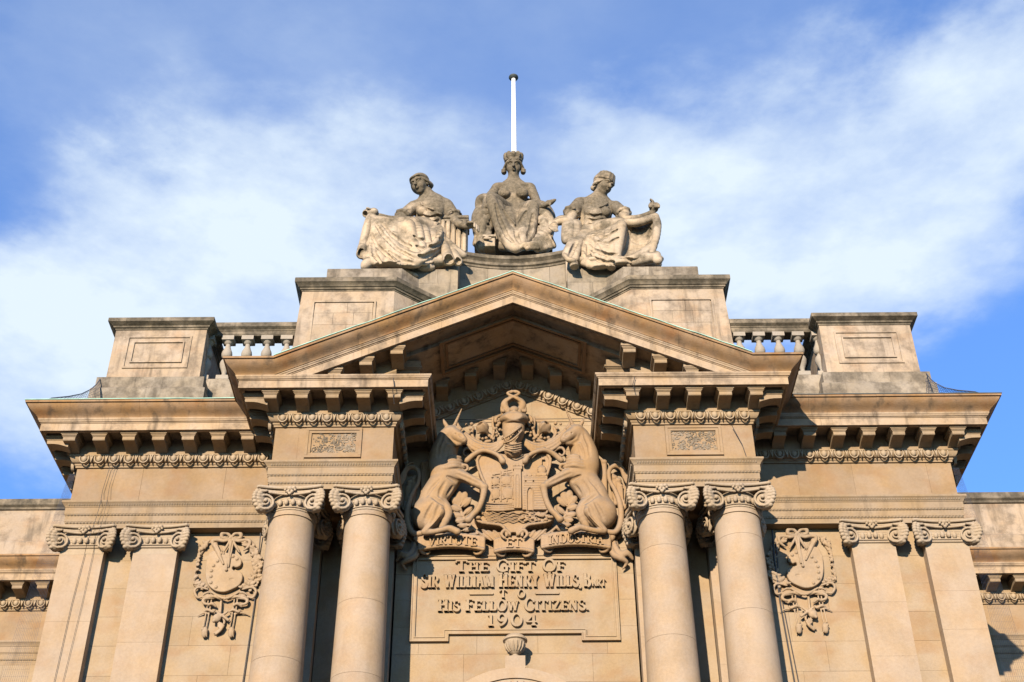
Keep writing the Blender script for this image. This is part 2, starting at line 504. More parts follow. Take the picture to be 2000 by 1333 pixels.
# ------------------------------------------------------------------ entablature
def mpath(pts, s):
    """mirror a path for the right-hand half and keep its outward side"""
    if s < 0: return pts
    q = [(-p[0],) + tuple(p[1:]) for p in pts]
    return q[::-1]
PW = [(-XE, 33), (-XE, YW), (-XO, YW), (-XO, YP), (-XI, YP), (-XI, YB + .02)]
arch_prof = [(-.25, ZA), (0, ZA), (0, ZA + .105), (.012, ZA + .105), (.012, ZA + .125), (.022, ZA + .13), (.022, ZA + .245), (.034, ZA + .25), (.034, ZA + .27), (.044, ZA + .275),
             (.044, ZA + .40), (.055, ZA + .41), (.058, ZA + .425), (.10, ZA + .475), (.11, ZA + .485), (.11, ZA + .52), (-.02, ZA + .525)]
bed_prof = [(-.02, ZB - .03), (.03, ZB - .03), (.03, ZB + .0), (.05, ZB + .02), (.05, ZB + .045), (.07, ZB + .05), (.09, ZB + .06), (.12, ZB + .10), (.135, ZB + .15), (.15, ZB + .155), (.15, ZB + .185), (.115, ZB + .19),
            (.115, ZC + .10)]
cor_prof = [(-.02, ZC + .095), (.525, ZC + .095), (.53, ZC), (.57, ZC), (.575, ZC + .014), (.59, ZC + .014), (.592, ZC), (.612, ZC), (.612, ZC + .145), (.625, ZC + .15), (.625, ZC + .165), (.645, ZC + .17), (.65, ZC + .19), (.668, ZC + .21), (.672, ZC + .235), (-.02, ZC + .24)]
zc = ZC + .235
cym = [(.62, zc - .001), (.672, zc), (.675, zc + .012), (.69, zc + .03), (.715, zc + .055), (.75, zc + .08), (.79, zc + .11), (.825, zc + .145), (.85, zc + .185), (.858, zc + .21), (.885, zc + .212), (.888, zc + .25), (.30, zc + .26)]
flash = [(.86, zc + .262), (.900, zc + .255), (.902, zc + .268), (.5, zc + .285), (-.3, zc + .30)]

EGGP = .266
def egg_mesh():
    me = bpy.data.meshes.new('egg'); bm = bmesh.new()
    bmesh.ops.create_uvsphere(bm, u_segments=12, v_segments=8, radius=1)
    for v in bm.verts:
        t = 1 + .12 * v.co.z
        v.co = Vector((v.co.x * .052 * t, v.co.y * .045, v.co.z * .068))
    bmesh.ops.create_circle
    # shell round the egg
    n = 14
    for rad, dy in ((.072, 0),):
        pts = [(rad * math.cos(a) * (1 if math.sin(a) < 0 else 1.05), .088 * math.sin(a)) for a in [math.pi * (1.0 + i / (n - 1)) for i in range(n)]]
        pts = [(-rad, .06)] + pts + [(rad, .06)]
        vs = []
        for (x, z) in pts:
            o = 1.22
            vs.append([bm.verts.new(c) for c in ((x, .02, z), (x, -.032, z), (x * o, -.032, z * o if z < 0 else z), (x * o, .02, z * o if z < 0 else z))])
        for a, b in zip(vs[:-1], vs[1:]):
            for i in range(3): bm.faces.new((a[i], a[i + 1], b[i + 1], b[i]))
    bmesh.ops.recalc_face_normals(bm, faces=bm.faces)
    bm.to_mesh(me); bm.free(); me.materials.append(M['carved']); me.shade_smooth(); me.set_sharp_from_angle(angle=R(50))
    return me
EGG = egg_mesh()
DART = MB().prism([(0, -.085), (.012, -.02), (.034, .066), (.014, .066), (0, .01), (-.014, .066), (-.034, .066), (-.012, -.02)], -.035, .03).mesh('dart', M['carved'])
def modillion_mesh():
    b = MB()
    # side profile of the bracket: (depth outward, height); hangs from z=0
    prof = [(0, -.001), (.40, -.001), (.40, -.135), (.39, -.150), (.26, -.152), (.17, -.165), (.09, -.19), (.0, -.22)]
    n = len(prof); w = .11
    bb = len(b.v)
    for x in (-w, w):
        for (p, z) in prof: b.v.append((x, -p, z))
    b.f.append(tuple(bb + i for i in range(n))); b.f.append(tuple(bb + n + i for i in reversed(range(n))))
    for i in range(n):
        j = (i + 1) % n; b.f.append((bb + j, bb + i, bb + n + i, bb + n + j))
    for (o, z0, z1) in ((.042, -.032, -.0005), (.026, -.056, -.032), (.012, -.075, -.056)):
        b.box(-w - o, w + o, -.40 - o, 0, z0, z1)
    b.box(-w - .035, w + .035, -.41, 0, -.001, .094)
    me = b.mesh('modillion', M['mould']); return me
MOD = modillion_mesh()
def run_ornament(parent, a, b, p_eg=.118, z_eg=ZB + .105, mods=None, rot=0.0, eggs=True):
    """eggs, darts and modillions along the wall line from a to b (plan points, outward to the right)"""
    a, b = Vector(a), Vector(b)
    d = (b - a).normalized(); o = Vector((d.y, -d.x)); Lr = (b - a).length
    ang = math.atan2(d.y, d.x)
    if eggs:
        n = max(1, round(Lr / EGGP)); st = Lr / n
        for i in range(n):
            q = a + d * (st * (i + .5)) + o * p_eg
            link('egg', EGG, parent, (q.x, q.y, z_eg), (0, 0, ang))
            q = a + d * (st * (i + 1)) + o * p_eg
            if i < n - 1: link('dart', DART, parent, (q.x, q.y, z_eg), (0, 0, ang))
    for t in (mods or []):
        q = a + d * t + o * .112
        link('modillion', MOD, parent, (q.x, q.y, ZC + .002), (0, 0, ang))
def bead_strip(parent, a, b, z, p, pitch, hz, dp, seed=0, name='bead_moulding'):
    a, b = Vector(a), Vector(b)
    d = (b - a).normalized(); o = Vector((d.y, -d.x)); Lr = (b - a).length
    n = max(2, round(Lr / pitch)); st = Lr / n
    v, f = [], []
    for i in range(n):
        c = a + d * (st * (i + .5))
        k = len(v)
        w = st * .40
        for (u, zz, pp) in ((-w, 0, 0), (-w * .45, hz, 0), (w * .45, hz, 0), (w, 0, 0), (w * .45, -hz, 0), (-w * .45, -hz, 0), (0, hz * .1, dp)):
            q = c + d * u + o * (p + pp); v.append((q.x, q.y, z + zz))
        for j in range(6): f.append((k + (j + 1) % 6, k + j, k + 6))
    ob = mk(name, v, f, M['carved'], parent); ob['kind'] = 'stuff'
    return ob

for s in (-1, 1):
    pth = mpath(PW, s)
    ar = sweep(pth, arch_prof, 'architrave', M['mould'], B)
    for (a, b) in zip(pth[:-1], pth[1:]):
        if abs(a[1] - b[1]) > 5: continue
        bead_strip(ar, a, b, ZA + .115, .016, .06, .015, .020)
        bead_strip(ar, a, b, ZA + .26, .038, .06, .015, .020)
        bead_strip(ar, a, b, ZA + .45, .075, .045, .020, .022, name='leaf_moulding')
    # underside of the portico beam between the columns and of the wall beam
    a, b = sorted((s * XI, s * XO))
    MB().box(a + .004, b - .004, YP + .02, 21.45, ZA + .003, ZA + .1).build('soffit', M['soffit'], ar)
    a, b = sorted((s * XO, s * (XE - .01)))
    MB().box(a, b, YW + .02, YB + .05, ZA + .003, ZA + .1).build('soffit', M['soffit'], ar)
    # frieze
    fr = sweep(pth, [(-.30, ZF - .02), (-.012, ZF - .02), (-.012, ZB), (-.30, ZB)], 'frieze', M['frieze'], B)
    xa, xb = sorted((s * (XO + .0), s * XE))
    ashlar(fr, xa, xb, ZF - .001, ZB - .03, YW, M['frieze'], .8, 1.25, seed=11, depth=.05, gap=.004)
    # portico frieze pier: plain ends and a sunk carved panel
    c = s * (XI + XO) / 2
    block(fr, -abs(c) - 1.04 if s < 0 else c - 1.04, (-abs(c) - .62) if s < 0 else c - .62, ZF - .001, ZB - .03, YP, M['frieze'], .05)
    block(fr, c + .62, c + 1.04, ZF - .001, ZB - .03, YP, M['frieze'], .05)
    bd = sweep(pth, bed_prof, 'bed_moulding', M['mould'], B)
    # ornaments (wall lines in order along the path)
    for (a, b) in zip(pth[:-1], pth[1:]):
        dx, dy = b[0] - a[0], b[1] - a[1]
        if abs(dx) > .1:
            cx0, cx1 = min(a[0], b[0]), max(a[0], b[0])
            if abs(a[1] - YW) < .01:      # wing front
                xs = [s * (8.08 - .54 * i) for i in range(7)]
            else:
                xs = [s * (4.235 - .54 * i) for i in range(5)]
            run_ornament(bd, a[:2], b[:2], mods=[(x - a[0]) if s < 0 or True else 0 for x in xs])
        else:
            Lr = abs(dy)
            ys = []
            y = min(a[1], b[1]) - .29
            lim = 9 if Lr > 5 else 3
            for i in range(lim): ys.append(y + .54 * i)
            if Lr > 5:
                aa, bb = ((a[0], min(a[1], b[1]) + 3.6), (b[0], min(a[1], b[1])))
                if s > 0: aa, bb = bb, aa
                run_ornament(bd, aa, bb, mods=[])
                run_ornament(bd, a[:2], b[:2], mods=[(a[1] - y_) if b[1] < a[1] else (y_ - a[1]) for y_ in ys], eggs=False)
            else:
                run_ornament(bd, a[:2], b[:2], mods=[(a[1] - y_) if b[1] < a[1] else (y_ - a[1]) for y_ in ys])
    cn = sweep_stones(pth, cor_prof, 'corona', 'corona_stone', M['corona'], B, seed=7 + s, length=1.3, gap=.0025)
    # cover of the ressaut and of the wing
    a, b = sorted((s * XO, s * XE))
    MB().box(a, b, YW - .0, 34, ZC + .11, ZC + .23).build('roof', M['lead'], B)
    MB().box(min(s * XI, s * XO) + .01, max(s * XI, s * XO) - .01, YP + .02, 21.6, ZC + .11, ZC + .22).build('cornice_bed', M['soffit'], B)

# the cyma runs round the wings, out to the corner of the portico and up the rake
full = [(-XE, 33, 0), (-XE, YW, 0), (-XO, YW, 0), (-XO, YP, 0), (-XO + .001, YP, 0), (0, YP, LIFT), (XO - .001, YP, 0), (XO, YP, 0), (XO, YW, 0), (XE, YW, 0), (XE, 33, 0)]
sweep_stones(full[0:3], cym, 'cyma_gutter', 'gutter_stone', M['cyma'], B, seed=3)
sweep_stones(full[-3:], cym, 'cyma_gutter', 'gutter_stone', M['cyma'], B, seed=4)
# joined at the inner corners
sweep_stones(full[2:9], cym, 'pediment_gutter', 'gutter_stone', M['cyma'], B, seed=5, length=1.4)
def wobble(path, step=.22, amp=.006):
    rr = random.Random(5); out = []
    for a, b in zip(path[:-1], path[1:]):
        Lr = math.dist(a[:2], b[:2]); n = max(1, int(Lr / step)) if Lr < 8 else 1
        for i in range(n):
            t = i / n
            out.append(tuple(a[j] + (b[j] - a[j]) * t for j in range(2)) + (a[2] + (b[2] - a[2]) * t + (rr.uniform(-amp, amp * 1.6) if 0 < i else 0),))
    out.append(path[-1]); return out
sweep(wobble(full[0:4], .3, .003), flash, 'copper_flashing', M['copper'], B, smooth=None, ends=False)
sweep(wobble(full[3:8]), flash, 'copper_flashing', M['copper'], B, smooth=None, ends=False)
sweep(wobble(full[7:], .3, .003), [(p, z - .004) for p, z in flash], 'lead_flashing', M['lead'], B, smooth=None, ends=False)
# raking corona, its soffit and its wall
rk = [(-XO, YP, 0), (0, YP, LIFT), (XO, YP, 0)]
rake_prof = [(-1.49, ZC + .002), (.10, ZC + .002), (.102, ZC + .09), (.522, ZC + .09), (.525, ZC + .002), (.53, ZC + .002), (.535, ZC + .02), (.56, ZC + .02), (.562, ZC - .002), (.598, ZC - .002), (.598, ZC + .155), (.612, ZC + .16), (.612, ZC + .172), (.632, ZC + .18), (.638, ZC + .20), (.655, ZC + .215), (.66, ZC + .245), (-1.49, ZC + .25)]
rkc = sweep_stones(rk, rake_prof, 'raking_corona', 'corona_stone', M['corona'], B, seed=6, length=1.5, gap=.0025)
def shear_prism(pts, z0, z1, name, mat, parent):
    """plan polygon (x, y) with top and bottom following the slope of the pediment"""
    n = len(pts)
    v = [(x, y, z0 - SL * abs(x)) for x, y in pts] + [(x, y, z1 - SL * abs(x)) for x, y in pts]
    f = [tuple(reversed(range(n))), tuple(range(n, 2 * n))] + [(i, (i + 1) % n, n + (i + 1) % n, n + i) for i in range(n)]
    return mk(name, v, f, mat, parent)
ZR = ZC + LIFT      # underside of the raking corona at the apex
for s in (-1, 1):
    # ceiling coffer: frame bars lower than a sunk panel
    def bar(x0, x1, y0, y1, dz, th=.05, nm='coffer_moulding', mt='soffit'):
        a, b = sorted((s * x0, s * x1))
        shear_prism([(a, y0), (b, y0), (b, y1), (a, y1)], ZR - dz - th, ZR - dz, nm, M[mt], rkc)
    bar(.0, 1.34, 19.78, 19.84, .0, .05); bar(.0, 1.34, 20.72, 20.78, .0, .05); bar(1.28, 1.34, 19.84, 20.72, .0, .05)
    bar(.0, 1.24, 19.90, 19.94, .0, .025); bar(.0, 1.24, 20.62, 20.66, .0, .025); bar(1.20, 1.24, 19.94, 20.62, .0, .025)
    # tympanum wall over the ressaut with its raking bed mould
    a, b = s * XI, s * XO
    pts = [(min(a, b), ZC + .2), (max(a, b), ZC + .2)] + ([(b, ZR - SL * XO), (a, ZR - SL * XI)] if s > 0 else [(a, ZR - SL * XI), (b, ZR - SL * XO)])
    MB().prism(pts, YP, 21.6).build('tympanum', M['frieze'], B)
    path = [(s * 3.2, YP, SL * (XO - 3.2)), (s * XI, YP, SL * (XO - XI))]
    if s > 0: path = path[::-1]
    rb = sweep(path, [(-.02, ZB - .03), (.05, ZB - .03), (.05, ZB + .045), (.09, ZB + .06), (.15, ZB + .155), (.15, ZB + .185), (.115, ZB + .19), (.115, ZC)], 'raking_bed_moulding', M['mould'], B)
    for i in range(5):
        x = s * (4.235 - .54 * i - .0)
        if abs(x) > 3.6: continue
        mo = link('modillion', MOD, rb, (x, YP - .112, ZR - SL * abs(x) + .002))
        mo.rotation_euler = (0, s * math.atan(SL) * .0, 0)
    # inner return: brackets that run back under the ceiling
    for j in range(3):
        y = 20.15 + .54 * j
        link('modillion', MOD, rb, (s * (XI - .0), y, ZR - SL * (XI - .05) + .01), (0, s * math.atan(SL), 0 + (math.pi / 2 if s < 0 else -math.pi / 2)))
# back wall raking bed mould with eggs and modillions
pb = [(-2.08, YB, 0), (0, YB, SL * 2.08), (2.08, YB, 0)]
zb0 = ZR - SL * 2.08 - ZC
bb = sweep([(x, y, l + zb0 - .09) for x, y, l in pb], bed_prof, 'raking_bed_moulding', M['mould'], B)
bb2 = sweep([(x, y, l + zb0) for x, y, l in pb], [(-.01, ZC - .27), (.117, ZC - .27), (.117, ZC), (-.01, ZC)], 'soffit_band', M['mould'], B)
for i in range(-7, 8):
    if i == 0: continue
    x = (abs(i) - .5) * .27 * (1 if i > 0 else -1)
    an = math.atan(SL) * (1 if i > 0 else -1)
    link('egg', EGG, bb, (x, YB - .118, ZR - SL * abs(x) + (ZB + .105 - ZC) - .09), (0, an, 0), (1.05, 1, 1.1))
    x = abs(i) * .27 * (1 if i > 0 else -1)
    link('dart', DART, bb, (x, YB - .118, ZR - SL * abs(x) + (ZB + .105 - ZC) - .09), (0, an, 0), (1.2, 1, 1.1))
for i in range(4):
    for s in (-1, 1):
        x = s * (.27 + .54 * i)
        if abs(x) < 1.95: link('modillion', MOD, bb2, (x, YB - .112, ZR - SL * abs(x) + .006))
# pediment roof in copper
for s in (-1, 1):
    pts = [(0, 19.3), (s * XO, 19.3), (s * XO, 24), (0, 24)]
    if s < 0: pts = pts[::-1]
    shear_prism(pts, zc + .22 + LIFT, zc + .27 + LIFT, 'copper_roof', M['copper'], B)

# ------------------------------------------------------------------ attic
def die(x0, x1, y0, y1, z0, z1, batter=0.0):
    """box whose faces lean in by batter towards the top"""
    b = MB()
    v = [(x0, y0, z0), (x1, y0, z0), (x1, y1, z0), (x0, y1, z0), (x0 + batter, y0 + batter, z1), (x1 - batter, y0 + batter, z1), (x1 - batter, y1, z1), (x0 + batter, y1, z1)]
    b.v = v; b.f = [(3, 2, 1, 0), (4, 5, 6, 7), (0, 1, 5, 4), (1, 2, 6, 5), (2, 3, 7, 6), (3, 0, 4, 7)]
    return b
for s in (-1, 1):
    # pedestals at the ends of the wings
    a, b = sorted((s * 6.13, s * 7.95))
    pd = die(a, b, 21.62, 23.4, 15.0, 16.78).build('pedestal', M['attic'], B)
    ring = [(a, 23.4), (a, 21.62), (b, 21.62), (b, 23.4)]
    sweep(ring, [(-.02, 16.74), (.015, 16.745), (.02, 16.775), (.05, 16.79), (.055, 16.82), (.13, 16.86), (.15, 16.87), (.15, 16.955), (.14, 16.965), (-.3, 16.985)], 'coping', M['cap'], pd)
    MB().box(a, b, 21.63, 23.4, 16.8, 16.97).build('coping_core', M['cap'], pd)
    sweep_stones(ring, [(-.02, 14.2), (.19, 14.2), (.19, 15.20), (.15, 15.24), (-.02, 15.25)], 'plinth', 'plinth_stone', M['plinth'], pd, seed=9, length=.8, jit=.004)
    sweep_stones(ring, [(-.02, 15.252), (.13, 15.252), (.13, 15.50), (.06, 15.55), (-.02, 15.56)], 'plinth', 'plinth_stone', M['plinth'], pd, seed=12, length=.6, jit=.004)
    cxp, hw = (a + b) / 2, .64
    for (o, y, t, d_) in ((0, 21.62, .035, .022), (.13, 21.62, .03, .03)):   # two moulded frames
        for (x0, x1, z0, z1) in ((cxp - hw + o, cxp + hw - o, 15.80 + o, 15.80 + o + t), (cxp - hw + o, cxp + hw - o, 16.58 - o - t, 16.58 - o), (cxp - hw + o, cxp - hw + o + t, 15.80 + o + t, 16.58 - o - t), (cxp + hw - o - t, cxp + hw - o, 15.80 + o + t, 16.58 - o - t)):
            MB().box(x0, x1, y - d_, y + .02, z0, z1).build('panel_moulding', M['attic'], pd)
    # balustrade
    a, b = sorted((s * 4.25, s * 6.13))
    bl = MB().box(a, b, 21.88, 22.12, 14.2, 15.72).build('balustrade', M['plinth'], B)
    rl = sweep([(a, 21.9), (b, 21.9)], [(-.26, 16.80), (.0, 16.80), (.02, 16.83), (.02, 16.90), (.035, 16.91), (.04, 16.93), (.085, 16.96), (.10, 16.97), (.10, 17.07), (.09, 17.08), (-.36, 17.09)], 'rail', M['cap'], bl)
    bal_prof = [(.0, 15.72), (.125, 15.72), (.125, 15.80), (.075, 15.82), (.085, 15.85), (.05, 15.88), (.045, 15.93), (.07, 16.0), (.105, 16.09), (.115, 16.16), (.10, 16.22), (.065, 16.27), (.055, 16.285), (.055, 16.30), (.085, 16.315), (.10, 16.34), (.11, 16.40), (.10, 16.46), (.07, 16.53), (.05, 16.60), (.048, 16.64), (.08, 16.66), (.09, 16.69), (.11, 16.71), (.12, 16.71)]
    if 'BALM' not in globals():
        # vase shape as in the photo: bulb below, waist ring, smaller bulb above, square cap and foot
        q = MB().lathe([(r, z - 15.72) for r, z in bal_prof[3:-1]], seg=16)
        q.box(-.125, .125, -.125, .125, 0, .095); q.box(-.12, .12, -.12, .12, .985, 1.085)
        BALM = q.mesh('baluster', M['baluster'], 40)
    for i in range(5):
        x = s * (6.15 - .395 * i)
        link('baluster', BALM, bl, (x, 22.0, 15.72), None, (1, 1, 1))

    # attic blocks beside the centre: front face then a hollow curve running in and back
    Y0 = 21.6
    arc = []
    for i in range(9):
        t = i / 8
        # concave quarter from (2.42, 21.6) back to (1.25, 22.75)
        ang = R(45 + 40 * t)
        arc.append((2.42 - 1.35 * (math.sin(R(15) + R(60) * t) - math.sin(R(15))) / (math.sin(R(75)) - math.sin(R(15))) , Y0 + 1.1 * (1 - (1 - t) ** 1.5)))
    ring = [(4.30, 24.5), (4.30, Y0)] + arc
    ring = [(s * x, y) for x, y in ring]
    if s > 0: ring = ring[::-1]
    def batter(prof_list): return prof_list
    ab = sweep(ring, [(-.0, 14.0), (.20, 14.0), (.20, 16.08), (.13, 16.14), (.075, 16.20), (.055, 16.27), (.03, 17.0), (.0, 17.72)], 'attic_block', M['attic'], B, ends=False)
    sweep(ring, [(-.05, 17.70), (.015, 17.70), (.02, 17.725), (.045, 17.73), (.05, 17.765), (.075, 17.775), (.10, 17.815), (.135, 17.84), (.15, 17.85), (.15, 17.95), (.14, 17.965), (-.7, 18.0)], 'coping', M['cap'], ab, ends=False)
    ring2 = [(3.78, 24.5), (3.78, Y0 + .35), (2.36, Y0 + .35)] + [(x - .02, y + .38) for x, y in arc[1:]]
    ring2 = [(s * x, y) for x, y in ring2]
    if s > 0: ring2 = ring2[::-1]
    sweep(ring2, [(-.0, 17.9), (.1, 17.95), (.1, 18.50), (.09, 18.525), (-.8, 18.56)], 'upper_plinth', M['plinth'], ab, ends=False)
    # frame on the face and stones
    c0, c1 = sorted((s * 2.55, s * 4.28))
    for (x0, x1, z0, z1) in ((c0 + .22, c1 - .22, 17.38, 17.42), (c0 + .22, c0 + .26, 16.4, 17.38), (c1 - .26, c1 - .22, 16.4, 17.38)):
        MB().box(x0, x1, Y0 - .055, Y0 + .05, z0, z1).build('panel_moulding', M['attic'], ab)
    xs0 = [c0 + .28, c0 + .28 + (c1 - c0) * .38, c1 - .28]
    for k, (za, zb) in enumerate(((15.9, 16.33), (16.336, 16.80), (16.806, 17.10), (17.106, 17.36))):
        xx = xs0 if k % 2 else [c0 + .28, c0 + .28 + (c1 - c0) * .22, c0 + (c1 - c0) * .62, c1 - .28]
        for x0, x1 in zip(xx[:-1], xx[1:]):
            block(ab, x0 + .003, x1 - .003, za, zb, Y0 - .048 + .001 * k, M['attic'], .1)
# centre drum: hollow front carrying the seated group
for s in (-1, 1):     # end piers of the centre, under the outer figures
    a, b = sorted((s * 1.16, s * 2.42))
    pr = MB().box(a + .02, b - .02, 22.24, 23.4, 14.2, 18.72).build('end_pier', M['drum'], B)
    for k, (za, zb) in enumerate(((15.8, 16.6), (16.6, 17.3), (17.3, 17.95), (17.95, 18.40), (18.40, 18.78))):
        mid = a + (b - a) * (.42 if k % 2 else .66)
        block(pr, a, mid - .002, za + .002, zb - .002, 22.2 + .002 * (k % 2), M['drum'], .3); block(pr, mid + .002, b, za + .002, zb - .002, 22.2, M['drum'], .3)
drum = []
for i in range(-8, 9):
    t = i / 8
    drum.append((2.15 * t, 22.85 - .65 * t * t))
dr = sweep(drum, [(0, 14.5), (0, 19.30)], 'drum_wall', M['drum'], B, ends=False)
for k, (za, zb) in enumerate(((15.8, 16.6), (16.6, 17.3), (17.3, 17.95), (17.95, 18.62), (18.62, 19.28))):
    j = 0 if k % 2 else 1
    cuts = list(range(j, 17, 4 if k % 2 else 5))
    if cuts[0] != 0: cuts = [0] + cuts
    if cuts[-1] != 16: cuts.append(16)
    for a, b in zip(cuts[:-1], cuts[1:]):
        seg = drum[a:b + 1]
        v = [(x + (.003 if i == 0 else (-.003 if i == len(seg) - 1 else 0)), y - .03, z) for z in (za + .003, zb - .003) for i, (x, y) in enumerate(seg)]
        n = len(seg)
        f = [(i, i + 1, n + i + 1, n + i) for i in range(n - 1)]
        v += [(x, y + .03, z) for (x, y, z) in v]
        o2 = 2 * n
        f += [(0, n, o2 + n, o2), (n - 1, o2 + n - 1, o2 + 2 * n - 1, 2 * n - 1)] + [(i, o2 + i, o2 + i + 1, i + 1) for i in range(n - 1)] + [(n + i, n + i + 1, o2 + n + i + 1, o2 + n + i) for i in range(n - 1)]
        mk('stone_block', v, f, M['drum'], dr)
dc = [(1.30 * (i / 8), 22.85 - .65 * (1.30 / 2.15) ** 2 * (i / 8) ** 2) for i in range(-8, 9)]
sweep(dc, [(0, 19.28), (.05, 19.28), (.05, 19.33), (.09, 19.35), (.09, 19.42), (.14, 19.47), (.16, 19.48), (.16, 19.57), (.12, 19.60), (-1.2, 19.63)], 'drum_cornice', M['cap'], dr)
bk = MB(); bk.box(-2.1, 2.1, 22.95, 24.6, 14.2, 18.95); bk.box(-1.3, 1.3, 22.95, 24.6, 18.9, 19.55); bk.build('attic_core', M['plinth'], B)
bk = MB(); bk.box(-4.2, 4.2, 23.0, 24.5, 14.2, 17.9); bk.build('attic_core', M['plinth'], B)

# ------------------------------------------------------------------ side ranges, set well back
for s in (-1, 1):
    side = empty('side_range', (s * 16, 30, GROUND), 'lower %s range of the museum set back beyond the end pilaster, with sooty parapet' % ('left-hand' if s < 0 else 'right-hand'), 'building', 'set-back side ranges')
    YS = 27.1
    x0, x1 = (-26.0, -7.9) if s < 0 else (7.9, 26.0)
    pth = [(x0, YS), (x1, YS)]
    wl = MB().box(x0, x1, YS + .06, 33, GROUND, 15.9).build('wall', M['wall'], side)
    v0, v1 = (-12.6, -7.95) if s < 0 else (7.95, 12.6)
    ashlar(wl, v0, v1, 9.0, ZA, YS, M['wall'], .5, 1.2, seed=21)
    sweep(pth, arch_prof, 'architrave', M['mould'], side)
    bead_strip(side.children[-1] if side.children else side, (v0, YS), (v1, YS), ZA + .115, .016, .06, .011, .012)
    fz = sweep(pth, [(-.1, ZF), (-.01, ZF), (-.01, ZB), (-.1, ZB)], 'frieze', M['frieze'], side)
    ashlar(fz, v0, v1, ZF, ZB - .03, YS, M['frieze'], .8, 1.3, seed=22, depth=.05)
    bd = sweep(pth, bed_prof, 'bed_moulding', M['mould'], side)
    run_ornament(bd, (v0, YS), (v1, YS), mods=[.25 + .54 * i for i in range(8)])
    sweep(pth, cor_prof, 'corona', M['corona'], side)
    sweep(pth, cym, 'cyma_gutter', M['cyma'], side)
    pp = MB().box(x0, x1, YS - .05, YS + .5, 14.2, 15.85).build('parapet', M['attic'], side)
    sweep([(x0, YS - .05), (x1, YS - .05)], [(-.02, 15.78), (.04, 15.79), (.05, 15.84), (.09, 15.87), (.10, 15.88), (.10, 16.03), (-.6, 16.06)], 'coping', M['cap'], pp)
    sweep([(x0, YS - .05), (x1, YS - .05)], [(-.02, 14.25), (.06, 14.25), (.06, 14.95), (.0, 15.0), (-.02, 15.0)], 'plinth', M['attic'], pp)
